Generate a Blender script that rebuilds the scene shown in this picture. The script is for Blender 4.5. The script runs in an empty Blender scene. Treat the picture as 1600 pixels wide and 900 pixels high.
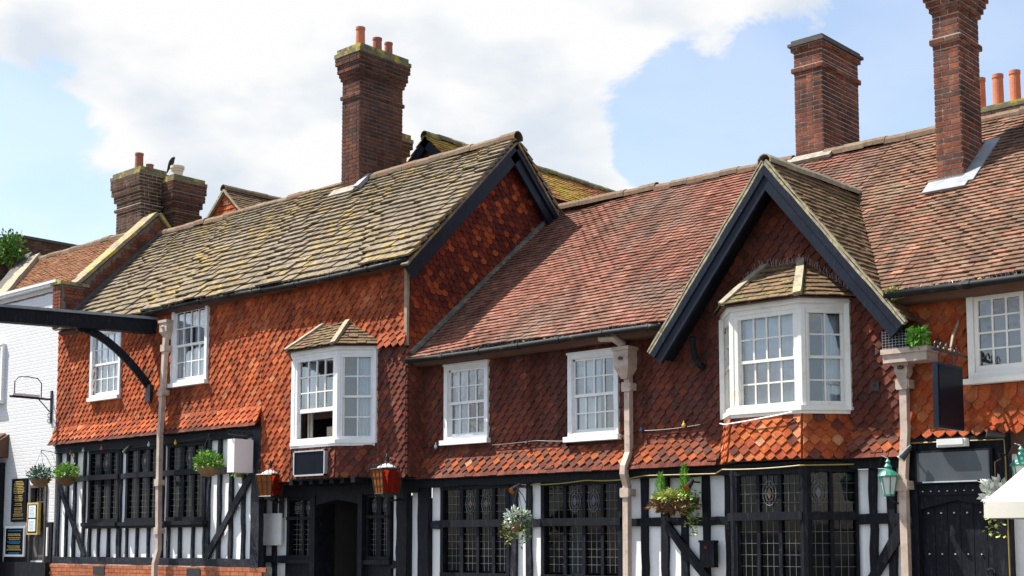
import bpy, math, random
from mathutils import Vector, Matrix
R = random.Random(11)
S = bpy.context.scene
rad = math.radians
# ------------------------------------------------------------------ camera
CAM = Vector((0, -14.4, 1.6)); YAW = rad(42.4); PITCH = rad(5.5)
cd = bpy.data.cameras.new('camera'); co = bpy.data.objects.new('camera', cd)
S.collection.objects.link(co); S.camera = co
co.location = CAM; co.rotation_euler = (rad(90) + PITCH, 0, YAW)
cd.sensor_width = 36; cd.lens = 2100 / 1600 * 36; cd.shift_y = (648 - 450) / 1600
cd.clip_start = .1; cd.clip_end = 3000
# ------------------------------------------------------------------ sun, sky, exposure
TRAVEL = Vector((.55, .315, -1)).normalized()
sl = bpy.data.lights.new('sun', 'SUN'); so = bpy.data.objects.new('sun', sl)
S.collection.objects.link(so)
so.rotation_euler = TRAVEL.to_track_quat('-Z', 'Y').to_euler()
sl.energy = 4.7; sl.angle = rad(.53); sl.color = (1, .95, .87)
W = bpy.data.worlds.new('World'); S.world = W; W.use_nodes = True
S.view_settings.view_transform = 'Standard'; S.view_settings.look = 'None'
S.view_settings.exposure = 1.08; S.view_settings.gamma = 1
try: S.view_settings.use_curve_mapping = False
except Exception: pass

def sky():
    nt = W.node_tree; N = nt.nodes; L = nt.links
    for n in list(N): N.remove(n)
    out = N.new('ShaderNodeOutputWorld')
    st = N.new('ShaderNodeTexSky'); st.sky_type = 'NISHITA'; st.sun_disc = False
    st.sun_elevation = math.asin(-TRAVEL.z); st.sun_rotation = math.atan2(-TRAVEL.x, -TRAVEL.y)
    st.air_density = 1.0; st.dust_density = 1.2; st.ozone_density = 1.6
    b1 = N.new('ShaderNodeBackground'); b1.inputs[1].default_value = .115
    L.new(st.outputs[0], b1.inputs[0])
    b2 = N.new('ShaderNodeBackground'); b2.inputs[1].default_value = .47
    tc = N.new('ShaderNodeTexCoord')
    nrm = N.new('ShaderNodeVectorMath'); nrm.operation = 'NORMALIZE'; L.new(tc.outputs['Generated'], nrm.inputs[0])
    mp = N.new('ShaderNodeMapping'); mp.inputs['Scale'].default_value = (1, 1, 1.7); L.new(nrm.outputs[0], mp.inputs[0])
    n1 = N.new('ShaderNodeTexNoise'); n1.inputs['Scale'].default_value = 8.5; n1.inputs['Detail'].default_value = 9
    n1.inputs['Roughness'].default_value = .60; n1.inputs['Distortion'].default_value = .25
    L.new(mp.outputs[0], n1.inputs['Vector'])
    def M(op, a, b=None, c=None):
        m = N.new('ShaderNodeMath'); m.operation = op
        for i, v in enumerate((a, b, c)):
            if v is None: continue
            if isinstance(v, (int, float)): m.inputs[i].default_value = v
            else: L.new(v, m.inputs[i])
        return m.outputs[0]
    # cloud banks: world direction, angular radius, weight
    banks = CLOUDS
    acc = M('MULTIPLY_ADD', n1.outputs[0], 2.3, -.80)
    for d, r, w in banks:
        dp = N.new('ShaderNodeVectorMath'); dp.operation = 'DOT_PRODUCT'
        L.new(nrm.outputs[0], dp.inputs[0]); dp.inputs[1].default_value = d
        mr = N.new('ShaderNodeMapRange'); mr.interpolation_type = 'SMOOTHSTEP'
        L.new(dp.outputs['Value'], mr.inputs[0])
        mr.inputs[1].default_value = math.cos(r * 1.5); mr.inputs[2].default_value = math.cos(r * .35)
        mr.inputs[3].default_value = 0; mr.inputs[4].default_value = w
        acc = M('ADD', acc, mr.outputs[0])
    cov = N.new('ShaderNodeMapRange'); cov.interpolation_type = 'SMOOTHSTEP'
    L.new(acc, cov.inputs[0]); cov.inputs[1].default_value = .36; cov.inputs[2].default_value = .60
    cov.inputs[3].default_value = .30; cov.inputs[4].default_value = 1
    # soft grey bellies inside the clouds
    n2 = N.new('ShaderNodeTexNoise'); n2.inputs['Scale'].default_value = 6.5; n2.inputs['Detail'].default_value = 6
    mp2 = N.new('ShaderNodeMapping'); mp2.inputs['Location'].default_value = (3.1, 1.7, .4); mp2.inputs['Scale'].default_value = (1, 1, 2)
    L.new(nrm.outputs[0], mp2.inputs[0]); L.new(mp2.outputs[0], n2.inputs['Vector'])
    cr = N.new('ShaderNodeValToRGB'); L.new(n2.outputs[0], cr.inputs[0])
    cr.color_ramp.elements[0].position = .40; cr.color_ramp.elements[0].color = (.74, .81, .90, 1)
    cr.color_ramp.elements[1].position = .56; cr.color_ramp.elements[1].color = (1, 1, 1, 1)
    L.new(cr.outputs[0], b2.inputs[0])
    mx = N.new('ShaderNodeMixShader'); L.new(cov.outputs[0], mx.inputs[0])
    L.new(b1.outputs[0], mx.inputs[1]); L.new(b2.outputs[0], mx.inputs[2]); L.new(mx.outputs[0], out.inputs[0])

def azel(az, el):   # azimuth left of +Y, elevation, degrees
    a, e = rad(az), rad(el)
    return (-math.sin(a) * math.cos(e), math.cos(a) * math.cos(e), math.sin(e))
CLOUDS = [(azel(56.5, 18.8), .12, .45), (azel(50.8, 18.6), .13, .45), (azel(45.5, 17.8), .075, .42), (azel(40.2, 21.4), .075, .45), (azel(35.6, 21.4), .055, .42), (azel(31, 21.2), .045, .34),
          (azel(41.8, 16.4), .055, .42), (azel(38.0, 15.0), .042, .46), (azel(61.5, 21.6), .05, .35), (azel(48, 24), .2, .2),
          (azel(63, 14.6), .085, -.55), (azel(61.2, 19.8), .022, -.36), (azel(37.2, 18.0), .05, -.72), (azel(33, 17.3), .07, -.6), (azel(26, 18), .09, -.42), (azel(44.8, 20.2), .02, -.42), (azel(42.8, 19.0), .018, -.46)]
sky()

# ------------------------------------------------------------------ helpers
COL = S.collection
WL = {}
FW = Vector((-math.sin(YAW) * math.cos(PITCH), math.cos(YAW) * math.cos(PITCH), math.sin(PITCH)))
RT = Vector((math.cos(YAW), math.sin(YAW), 0)); UP = RT.cross(FW)
def V3(*a): return Vector(a)
def score(p, n):            # how large a piece at p facing n shows in the photograph
    v = p - CAM; w = v.dot(FW)
    x = 800 + 2100 * v.dot(RT) / w; y = 648 - 2100 * v.dot(UP) / w
    if not (-5 < x < 1605 and -5 < y < 905): return -1
    c = -n.dot(v.normalized())
    return c / w / w
def attach(o, par):
    if par is not None:
        o.parent = par
        if par.name in WL: o.matrix_parent_inverse = Matrix.Translation(-WL[par.name])
def thing(name, label, cat, loc, group=None):
    o = bpy.data.objects.new(name, None); COL.objects.link(o)
    o.empty_display_size = .1; o.location = loc; WL[o.name] = Vector(loc)
    o['label'] = label; o['category'] = cat
    if group: o['group'] = group
    return o
def tag(o, label, cat, group=None):
    o['label'] = label; o['category'] = cat
    if group: o['group'] = group
    return o
class MB:
    def __init__(s): s.v = []; s.f = []; s.smooth = False
    def add(s, vs, fs):
        b = len(s.v); s.v += [tuple(x) for x in vs]; s.f += [tuple(i + b for i in f) for f in fs]; return s
    def obox(s, o, a, b, c):
        o, a, b, c = Vector(o), Vector(a), Vector(b), Vector(c)
        vs = [o, o + a, o + a + b, o + b, o + c, o + a + c, o + a + b + c, o + b + c]
        return s.add(vs, [(0, 3, 2, 1), (4, 5, 6, 7), (0, 1, 5, 4), (1, 2, 6, 5), (2, 3, 7, 6), (3, 0, 4, 7)])
    def box(s, x0, x1, y0, y1, z0, z1): return s.obox((x0, y0, z0), (x1 - x0, 0, 0), (0, y1 - y0, 0), (0, 0, z1 - z0))
    def fbox(s, F, u0, u1, v0, v1, n0, n1):
        O, U, V, N = F
        return s.obox(O + U * u0 + V * v0 + N * n0, U * (u1 - u0), V * (v1 - v0), N * (n1 - n0))
    def prism(s, poly, ext):
        n = len(poly); e = Vector(ext); p = [Vector(q) for q in poly]
        fs = [tuple(range(n))[::-1], tuple(range(n, 2 * n))] + [(i, (i + 1) % n, n + (i + 1) % n, n + i) for i in range(n)]
        return s.add(p + [q + e for q in p], fs)
    def bar(s, p0, p1, w, d, nrm, jit=0, seg=1):
        p0, p1, n = Vector(p0), Vector(p1), Vector(nrm).normalized()
        t = (p1 - p0).normalized(); a = n.cross(t).normalized()
        rings = []
        for k in range(seg + 1):
            c = p0.lerp(p1, k / seg)
            ja, jb, jd = (R.uniform(-jit, jit) for _ in range(3))
            rings.append([c - a * (w / 2 + ja), c + a * (w / 2 + jb), c + a * (w / 2 + jb) + n * (d + jd * .5), c - a * (w / 2 + ja) + n * (d + jd * .5)])
        vs = [q for r in rings for q in r]; fs = [(3, 2, 1, 0), tuple(4 * seg + i for i in range(4))]
        for k in range(seg):
            for i in range(4): fs.append((4 * k + i, 4 * k + (i + 1) % 4, 4 * k + 4 + (i + 1) % 4, 4 * k + 4 + i))
        return s.add(vs, fs)
    def tube(s, pts, r, n=8):
        pts = [Vector(p) for p in pts]; vs = []; fs = []
        for k, p in enumerate(pts):
            t = (pts[min(k + 1, len(pts) - 1)] - pts[max(k - 1, 0)]).normalized()
            ref = Vector((0, 0, 1)) if abs(t.z) < .9 else Vector((1, 0, 0))
            a = t.cross(ref).normalized(); b = t.cross(a)
            rr = r[k] if isinstance(r, (list, tuple)) else r
            o4 = .5 if n == 4 else 0; vs += [p + (a * math.cos(2 * math.pi * (i + o4) / n) + b * math.sin(2 * math.pi * (i + o4) / n)) * rr for i in range(n)]
        for k in range(len(pts) - 1):
            for i in range(n): fs.append((k * n + i, k * n + (i + 1) % n, (k + 1) * n + (i + 1) % n, (k + 1) * n + i))
        fs += [tuple(range(n)), tuple(range((len(pts) - 1) * n, len(pts) * n))]
        return s.add(vs, fs)
    def lathe(s, c, prof, n=14, ang=0):
        c = Vector(c); vs = []; fs = []
        for r, z in prof: vs += [c + Vector((r * math.cos(ang + 2 * math.pi * i / n), r * math.sin(ang + 2 * math.pi * i / n), z)) for i in range(n)]
        for k in range(len(prof) - 1):
            for i in range(n): fs.append((k * n + i, k * n + (i + 1) % n, (k + 1) * n + (i + 1) % n, (k + 1) * n + i))
        fs += [tuple(range(n))[::-1], tuple(range((len(prof) - 1) * n, len(prof) * n))]
        return s.add(vs, fs)
    def build(s, name, mat, par=None, smooth=False, kind=None):
        me = bpy.data.meshes.new(name); me.from_pydata(s.v, [], s.f); me.materials.append(mat)
        if smooth:
            for p in me.polygons: p.use_smooth = True
        o = bpy.data.objects.new(name, me); COL.objects.link(o); attach(o, par)
        if kind: o['kind'] = kind
        return o
_cache = {}
def unit(kind, mat):
    k = (kind, mat.name)
    if k not in _cache:
        m = MB()
        if kind == 'quad': m.add([(0, 0, 0), (1, 0, 0), (1, 1, 0), (0, 1, 0)], [(0, 1, 2, 3)])
        else: m.box(0, 1, 0, 1, 0, 1)
        me = bpy.data.meshes.new(kind); me.from_pydata(m.v, [], m.f); me.materials.append(mat); _cache[k] = me
    return _cache[k]
def inst(me, name, par, mtx):
    o = bpy.data.objects.new(name, me); COL.objects.link(o); attach(o, par); o.matrix_basis = mtx; return o
def mtx(O, A, B, C):
    return Matrix(((A[0], B[0], C[0], O[0]), (A[1], B[1], C[1], O[1]), (A[2], B[2], C[2], O[2]), (0, 0, 0, 1)))
def fr(O, U, V=(0, 0, 1)):
    U = Vector(U).normalized(); V = Vector(V).normalized(); return (Vector(O), U, V, U.cross(V))

# ------------------------------------------------------------------ materials
def nodes(name):
    m = bpy.data.materials.new(name); m.use_nodes = True
    nt = m.node_tree; return m, nt, nt.nodes['Principled BSDF']
def noise(nt, scale, detail=5, rough=.55, vec=None):
    n = nt.nodes.new('ShaderNodeTexNoise'); n.inputs['Scale'].default_value = scale
    n.inputs['Detail'].default_value = detail; n.inputs['Roughness'].default_value = rough
    if vec is None: vec = nt.nodes.new('ShaderNodeNewGeometry').outputs['Position']
    nt.links.new(vec, n.inputs['Vector']); return n.outputs[0]
def ramp(nt, fac, stops, interp='LINEAR'):
    r = nt.nodes.new('ShaderNodeValToRGB'); r.color_ramp.interpolation = interp
    e = r.color_ramp.elements
    while len(e) < len(stops): e.new(.5)
    for i, (p, c) in enumerate(stops):
        e[i].position = p; e[i].color = (c, c, c, 1) if isinstance(c, (int, float)) else (*c, 1)
    nt.links.new(fac, r.inputs[0]); return r.outputs[0]
def mix(nt, fac, a, b, mode='MIX'):
    m = nt.nodes.new('ShaderNodeMix'); m.data_type = 'RGBA'; m.blend_type = mode
    for sock, v in ((m.inputs[0], fac), (m.inputs[6], a), (m.inputs[7], b)):
        if isinstance(v, (int, float)): sock.default_value = v
        elif isinstance(v, tuple): sock.default_value = (*v, 1)
        else: nt.links.new(v, sock)
    return m.outputs[2]
def bump(nt, bs, h, strength=.4, dist=.01):
    b = nt.nodes.new('ShaderNodeBump'); b.inputs['Strength'].default_value = strength; b.inputs['Distance'].default_value = dist
    nt.links.new(h, b.inputs['Height']); nt.links.new(b.outputs[0], bs.inputs['Normal'])
def piece_random(nt):
    g = nt.nodes.new('ShaderNodeNewGeometry'); oi = nt.nodes.new('ShaderNodeObjectInfo')
    a = nt.nodes.new('ShaderNodeMath'); a.operation = 'ADD'
    nt.links.new(g.outputs['Random Per Island'], a.inputs[0]); nt.links.new(oi.outputs['Random'], a.inputs[1])
    f = nt.nodes.new('ShaderNodeMath'); f.operation = 'FRACT'; nt.links.new(a.outputs[0], f.inputs[0]); return f.outputs[0]
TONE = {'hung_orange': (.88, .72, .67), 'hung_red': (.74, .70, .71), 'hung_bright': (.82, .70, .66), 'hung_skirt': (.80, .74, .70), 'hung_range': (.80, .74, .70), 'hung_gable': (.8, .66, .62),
        'clay_roof': (.80, .70, .66), 'clay_roof_right': (.78, .70, .64), 'clay_mossy': (.78, .76, .70), 'stone_slab': (.82, .78, .74), 'brick_red': (.98, .80, .74), 'brick_dark': (.85, .78, .72), 'brick_brown': (.8, .75, .7),
        'clay_white': (.72, .66, .6), 'ridge_clay': (.56, .58, .58), 'clay_yellow': (.8, .78, .7)}
STREAK = {'hung_orange': .4, 'hung_red': .4, 'hung_bright': .35, 'hung_range': .4, 'brick_red': .5, 'brick_dark': .5, 'brick_brown': .5, 'clay_roof': .4, 'clay_roof_right': .4, 'stone_slab': .3}
def pieces(name, stops, patches=(), lichen=None, rough=.85, fine=.35, interp='LINEAR', spec=.12):
    """colour per piece from a ramp; patches = (noise scale, low, high, colour, amount)"""
    m, nt, bs = nodes(name)
    tn = TONE.get(name, (1, 1, 1)); sc_ = lambda k: tuple(a * b for a, b in zip(k, tn))
    c = ramp(nt, piece_random(nt), [(p, sc_(k)) for p, k in stops], interp)
    patches = [(a, lo, hi, sc_(k), am) for a, lo, hi, k, am in patches]
    for sc, lo, hi, colr, amt in patches:
        c = mix(nt, ramp(nt, noise(nt, sc, 4), [(lo, 0), (hi, amt)]), c, colr)
    c = mix(nt, 1.0, c, ramp(nt, noise(nt, 45, 6, .65), [(.25, 1 - fine), (.75, 1 + fine)]), 'MULTIPLY')
    c = mix(nt, 1.0, c, ramp(nt, noise(nt, 13, 5, .6), [(.3, .78), (.7, 1.2)]), 'MULTIPLY')
    if name in STREAK:          # run-off stains: noise drawn out down the surface
        g_ = nt.nodes.new('ShaderNodeNewGeometry'); mp_ = nt.nodes.new('ShaderNodeMapping'); mp_.inputs['Scale'].default_value = (1, .35, .22); nt.links.new(g_.outputs['Position'], mp_.inputs[0])
        c = mix(nt, 1.0, c, ramp(nt, noise(nt, 4.5, 6, .6, mp_.outputs[0]), [(.36, 1 - STREAK[name]), (.58, 1.08)]), 'MULTIPLY')
    if lichen:
        sc, lo, hi, colr, amt = lichen
        lm = ramp(nt, noise(nt, sc, 8, .7), [(lo, 0), (hi, amt)])
        if name == 'stone_slab': lm = mix(nt, 1.0, lm, ramp(nt, noise(nt, .55, 3), [(.40, .12), (.60, 1)]), 'MULTIPLY')
        c = mix(nt, lm, c, colr)
    nt.links.new(c, bs.inputs['Base Color']); bs.inputs['Roughness'].default_value = rough
    bs.inputs['Specular IOR Level'].default_value = spec
    bump(nt, bs, noise(nt, 60, 6, .7), .5, .006)
    return m
def plain(name, c, rough=.6, var=.2, sc=8, spec=.4, metal=0, stain=None, bmp=.15):
    m, nt, bs = nodes(name)
    col = mix(nt, 1.0, c, ramp(nt, noise(nt, sc, 6, .6), [(.3, 1 - var), (.7, 1 + var)]), 'MULTIPLY')
    if stain:
        s2, lo, hi, sc2, amt = stain
        col = mix(nt, ramp(nt, noise(nt, s2, 7, .65), [(lo, 0), (hi, amt)]), col, sc2)
    nt.links.new(col, bs.inputs['Base Color']); bs.inputs['Roughness'].default_value = rough
    bs.inputs['Specular IOR Level'].default_value = spec; bs.inputs['Metallic'].default_value = metal
    if bmp: bump(nt, bs, noise(nt, sc * 6, 5, .6), bmp, .01)
    return m
def glass(name, tint=(1, 1, 1), refl=1.9, wob=.12):
    m = bpy.data.materials.new(name); m.use_nodes = True; nt = m.node_tree; N = nt.nodes
    for n in list(N): N.remove(n)
    o = N.new('ShaderNodeOutputMaterial'); t = N.new('ShaderNodeBsdfTransparent'); t.inputs[0].default_value = (*tint, 1)
    g = N.new('ShaderNodeBsdfGlossy'); g.inputs['Roughness'].default_value = .03
    f = N.new('ShaderNodeFresnel'); f.inputs[0].default_value = 1.5
    k = N.new('ShaderNodeMath'); k.operation = 'MULTIPLY'; k.use_clamp = True; k.inputs[1].default_value = refl
    b = N.new('ShaderNodeBump'); b.inputs['Strength'].default_value = wob; b.inputs['Distance'].default_value = .02
    nt.links.new(noise(nt, 5, 2), b.inputs['Height']); nt.links.new(b.outputs[0], g.inputs['Normal'])
    nt.links.new(f.outputs[0], k.inputs[0]); x = N.new('ShaderNodeMixShader')
    nt.links.new(k.outputs[0], x.inputs[0]); nt.links.new(t.outputs[0], x.inputs[1]); nt.links.new(g.outputs[0], x.inputs[2])
    nt.links.new(x.outputs[0], o.inputs[0]); return m

M = {}
M['hung_orange'] = pieces('hung_orange', [(0, (.30, .075, .034)), (.25, (.40, .10, .040)), (.6, (.46, .125, .046)), (.85, (.53, .17, .065)), (.93, (.23, .075, .042)), (1, (.60, .26, .12))],
    patches=[(.8, .50, .68, (.19, .07, .042), .65), (3.2, .54, .74, (.15, .062, .042), .55), (9, .6, .72, (.30, .15, .09), .4)], lichen=(14, .67, .75, (.42, .36, .24), .5))
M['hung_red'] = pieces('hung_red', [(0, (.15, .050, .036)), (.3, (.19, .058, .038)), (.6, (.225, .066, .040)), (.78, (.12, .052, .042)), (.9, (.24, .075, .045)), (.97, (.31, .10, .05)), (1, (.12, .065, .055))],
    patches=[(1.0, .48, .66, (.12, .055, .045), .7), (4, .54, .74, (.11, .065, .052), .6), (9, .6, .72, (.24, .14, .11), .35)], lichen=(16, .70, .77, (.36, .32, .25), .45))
M['hung_bright'] = pieces('hung_bright', [(0, (.42, .11, .035)), (.3, (.36, .09, .04)), (.5, (.16, .06, .045)), (.68, (.50, .16, .055)), (.86, (.58, .25, .12)), (.95, (.62, .34, .2)), (1, (.13, .06, .05))],
    patches=[(3, .55, .75, (.16, .07, .05), .6)], lichen=(15, .68, .75, (.45, .40, .3), .5), interp='CONSTANT')
M['hung_skirt'] = pieces('hung_skirt', [(0, (.24, .07, .035)), (.25, (.13, .055, .042)), (.45, (.34, .09, .036)), (.62, (.18, .07, .048)), (.8, (.40, .115, .04)), (.92, (.22, .09, .06)), (.975, (.54, .24, .12)), (1, (.13, .06, .05))],
    patches=[(2.2, .5, .7, (.13, .06, .045), .7)], lichen=(15, .66, .74, (.42, .36, .28), .5), interp='CONSTANT')
M['hung_range'] = pieces('hung_range', [(0, (.46, .10, .03)), (.3, (.40, .08, .03)), (.55, (.52, .14, .045)), (.75, (.34, .09, .05)), (.9, (.56, .2, .08)), (1, (.2, .08, .05))],
    patches=[(3, .58, .78, (.2, .08, .05), .5)], lichen=(15, .7, .76, (.45, .36, .25), .4))
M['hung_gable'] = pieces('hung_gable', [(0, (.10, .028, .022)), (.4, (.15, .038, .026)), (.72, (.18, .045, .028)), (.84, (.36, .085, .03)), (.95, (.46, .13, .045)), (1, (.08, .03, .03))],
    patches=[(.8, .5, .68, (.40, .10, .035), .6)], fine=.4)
M['clay_roof'] = pieces('clay_roof', [(0, (.27, .135, .10)), (.2, (.31, .145, .105)), (.42, (.26, .135, .10)), (.6, (.22, .13, .10)), (.8, (.33, .165, .12)), (.9, (.24, .15, .12)), (.96, (.42, .23, .17)), (1, (.17, .11, .09))],
    patches=[(.55, .48, .62, (.20, .16, .13), .7), (2.6, .56, .74, (.13, .10, .085), .65), (1.3, .56, .70, (.42, .18, .13), .5)], lichen=(9, .70, .75, (.45, .40, .2), .6))
M['clay_roof_right'] = pieces('clay_roof_right', [(0, (.25, .155, .11)), (.2, (.21, .145, .105)), (.42, (.27, .175, .125)), (.6, (.17, .12, .095)), (.8, (.34, .17, .12)), (.9, (.24, .19, .145)), (.96, (.44, .21, .14)), (1, (.13, .10, .085))],
    patches=[(1.2, .54, .70, (.26, .215, .155), .6), (3.4, .58, .76, (.115, .09, .08), .6)], lichen=(7, .67, .73, (.46, .42, .12), .8))
M['clay_mossy'] = pieces('clay_mossy', [(0, (.22, .15, .09)), (.4, (.16, .115, .075)), (.75, (.28, .17, .11)), (1, (.12, .09, .065))],
    patches=[(2.5, .48, .7, (.16, .15, .07), .7)], lichen=(10, .60, .70, (.40, .37, .14), .7))
M['clay_yellow'] = pieces('clay_yellow', [(0, (.36, .13, .06)), (.5, (.42, .17, .085)), (1, (.28, .12, .07))],
    patches=[(.9, .42, .56, (.46, .34, .06), .85), (2, .6, .7, (.12, .1, .07), .7)], lichen=(8, .55, .66, (.52, .40, .06), .6))
M['clay_white'] = pieces('clay_white', [(0, (.30, .155, .085)), (.4, (.36, .17, .09)), (.7, (.25, .14, .085)), (1, (.42, .24, .14))], lichen=(9, .66, .72, (.4, .33, .12), .5))
M['stone_slab'] = pieces('stone_slab', [(0, (.22, .19, .145)), (.25, (.26, .225, .175)), (.5, (.20, .175, .135)), (.75, (.28, .245, .195)), (1, (.235, .205, .155))],
    patches=[(1.1, .52, .68, (.25, .20, .13), .45), (5, .52, .70, (.10, .09, .075), .7), (8, .60, .70, (.40, .38, .34), .6), (22, .52, .7, (.12, .105, .085), .5)], lichen=(6.5, .50, .61, (.43, .29, .045), .68), fine=.5, rough=.95)
M['ridge_clay'] = pieces('ridge_clay', [(0, (.34, .2, .13)), (.5, (.29, .19, .13)), (1, (.36, .26, .18))], patches=[(3, .5, .7, (.26, .2, .13), .6)], lichen=(12, .62, .7, (.42, .38, .25), .6))
M['brick_dark'] = pieces('brick_dark', [(0, (.135, .055, .04)), (.3, (.18, .07, .045)), (.5, (.10, .055, .045)), (.75, (.22, .085, .05)), (1, (.085, .055, .05))],
    patches=[(2.2, .52, .7, (.055, .045, .042), .75)], lichen=(20, .7, .76, (.35, .32, .27), .4))
M['brick_red'] = pieces('brick_red', [(0, (.19, .075, .046)), (.3, (.25, .095, .055)), (.5, (.13, .07, .055)), (.75, (.31, .115, .062)), (.9, (.17, .10, .08)), (1, (.10, .065, .055))],
    patches=[(2.4, .52, .72, (.11, .065, .055), .7), (6, .6, .75, (.34, .25, .19), .4)])
M['brick_brown'] = pieces('brick_brown', [(0, (.13, .075, .05)), (.4, (.18, .10, .065)), (.7, (.11, .07, .055)), (1, (.21, .12, .08))], patches=[(3, .52, .7, (.06, .05, .045), .7)])
M['brick_plinth'] = pieces('brick_plinth', [(0, (.35, .11, .05)), (.5, (.42, .15, .07)), (1, (.27, .09, .05))])
M['mortar'] = plain('mortar', (.42, .375, .31), .95, .25, 12)
M['mortar_dark'] = plain('mortar_dark', (.17, .145, .125), .95, .25, 12)
M['coping'] = plain('coping', (.24, .20, .145), .95, .3, 7, stain=(5, .5, .6, (.48, .35, .05), .85))
M['moss_cap'] = plain('moss_cap', (.15, .13, .075), .95, .35, 9, stain=(5, .52, .62, (.42, .34, .04), .85))
M['cap_dark'] = plain('cap_dark', (.085, .075, .07), .9, .3, 9)
M['terracotta'] = plain('terracotta', (.50, .165, .075), .75, .2, 5, stain=(6, .58, .75, (.3, .12, .08), .6))
M['terracotta_dark'] = plain('terracotta_dark', (.30, .105, .065), .8, .25, 5)
M['cream_pot'] = plain('cream_pot', (.62, .55, .42), .6, .1, 5)
M['lead'] = plain('lead', (.24, .255, .275), .6, .2, 6, stain=(4, .5, .7, (.36, .36, .36), .6))
M['cement'] = plain('cement', (.46, .42, .36), .95, .25, 9, stain=(7, .55, .7, (.25, .22, .18), .6))
M['flaunch'] = plain('flaunch', (.30, .27, .23), .95, .3, 9, stain=(7, .5, .68, (.17, .15, .12), .7))
M['flash'] = plain('flash', (.14, .13, .11), .95, .3, 9, stain=(8, .5, .65, (.3, .28, .23), .6))
M['verge'] = plain('verge', (.30, .26, .18), .95, .35, 18, stain=(9, .5, .62, (.5, .42, .2), .6))
M['hip_stone'] = plain('hip_stone', (.27, .235, .17), .9, .3, 12, stain=(7, .52, .64, (.5, .46, .2), .5))
M['black'] = plain('black', (.007, .008, .012), .6, .3, 6, spec=.15, stain=(9, .62, .75, (.045, .05, .06), .6))
M['black_worn'] = plain('black_worn', (.016, .018, .024), .65, .35, 7, stain=(11, .55, .72, (.085, .09, .10), .6), spec=.15)
M['black_board'] = plain('black_board', (.010, .014, .024), .4, .2, 4, spec=.15, stain=(12, .68, .74, (.12, .13, .15), .6))
def grain(m, c2, amt):
    nt = m.node_tree; bs = nt.nodes['Principled BSDF']; src = bs.inputs['Base Color'].links[0].from_socket
    g = nt.nodes.new('ShaderNodeNewGeometry'); mp = nt.nodes.new('ShaderNodeMapping'); mp.inputs['Scale'].default_value = (9, 9, 1.2); nt.links.new(g.outputs['Position'], mp.inputs[0])
    nt.links.new(mix(nt, ramp(nt, noise(nt, 4, 7, .7, mp.outputs[0]), [(.54, 0), (.70, amt)]), src, c2), bs.inputs['Base Color'])
grain(M['black'], (.05, .054, .062), .6); grain(M['black_worn'], (.10, .105, .115), .7); grain(M['black_board'], (.035, .045, .065), .6)
M['iron'] = plain('iron', (.02, .02, .022), .45, .2, 10)
M['gutter'] = plain('gutter', (.013, .013, .014), .6, .3, 8, spec=.2, stain=(6, .6, .72, (.17, .15, .09), .7))
M['pipe_pink'] = plain('pipe_pink', (.47, .37, .30), .6, .2, 5, stain=(9, .54, .68, (.27, .19, .15), .7))
M['white_paint'] = plain('white_paint', (.80, .80, .79), .5, .07, 6, stain=(8, .58, .74, (.58, .55, .48), .55), bmp=.12)
M['cream_paint'] = plain('cream_paint', (.77, .75, .69), .5, .08, 5, stain=(5, .55, .70, (.64, .55, .36), .75), bmp=.14)
M['plaster'] = plain('plaster', (.82, .82, .81), .85, .05, 3, stain=(3.5, .58, .8, (.58, .56, .52), .55), bmp=.5)
M['white_brick'] = None
M['timber_strip'] = plain('timber_strip', (.30, .23, .16), .9, .25, 10)
M['backing'] = plain('backing', (.10, .05, .035), .95, .2, 5)
M['room'] = plain('room', (.035, .033, .032), .95, .2, 3, bmp=0)
M['curtain'] = plain('curtain', (.78, .81, .84), .95, .12, 5, bmp=0)
M['net'] = plain('net', (.16, .175, .165), .95, .3, 2, bmp=0)
M['drape'] = plain('drape', (.30, .27, .22), .95, .2, 5, bmp=0)
M['glass'] = glass('glass', (.92, .96, .98), 5.0, .08); M['glass_old'] = glass('glass_old', (.46, .52, .58), .55, .02)
M['cames'] = plain('cames', (.13, .13, .135), .6, .2, 12, bmp=0)
M['stained_blue'] = plain('stained_blue', (.03, .04, .09), .15, .2, 12, bmp=0)
M['stained_brown'] = plain('stained_brown', (.10, .06, .035), .2, .2, 12, bmp=0)
M['stained_green'] = plain('stained_green', (.05, .25, .22), .2, .2, 12, bmp=0)
M['door_wood'] = plain('door_wood', (.23, .075, .03), .4, .3, 6)
M['orange_glass'] = plain('orange_glass', (.60, .19, .02), .15, .25, 9, spec=.6, bmp=.05)
M['red_glass'] = plain('red_glass', (.42, .025, .01), .15, .25, 9, spec=.6, bmp=.05)
def lamp_glass(name, c):
    m, nt, bs = nodes(name); bs.inputs['Roughness'].default_value = .15
    col = mix(nt, 1.0, c, ramp(nt, noise(nt, 14, 4), [(.3, .75), (.7, 1.2)]), 'MULTIPLY'); nt.links.new(col, bs.inputs['Base Color'])
    t = nt.nodes.new('ShaderNodeBsdfTranslucent'); nt.links.new(col, t.inputs[0]); x = nt.nodes.new('ShaderNodeMixShader'); x.inputs[0].default_value = .6
    o = [n for n in nt.nodes if n.type == 'OUTPUT_MATERIAL'][0]; nt.links.new(bs.outputs[0], x.inputs[1]); nt.links.new(t.outputs[0], x.inputs[2]); nt.links.new(x.outputs[0], o.inputs[0]); return m
M['orange_glass'] = lamp_glass('orange_glass_thin', (.55, .17, .015)); M['red_glass'] = lamp_glass('red_glass_thin', (.40, .025, .008))
M['opal'] = plain('opal', (.6, .61, .6), .3, .05, 5, bmp=0)
M['lamp_green'] = plain('lamp_green', (.035, .20, .15), .4, .25, 9, stain=(12, .6, .7, (.12, .3, .25), .6))
M['frosted'] = plain('frosted', (.56, .58, .54), .35, .06, 5, bmp=0)
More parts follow.
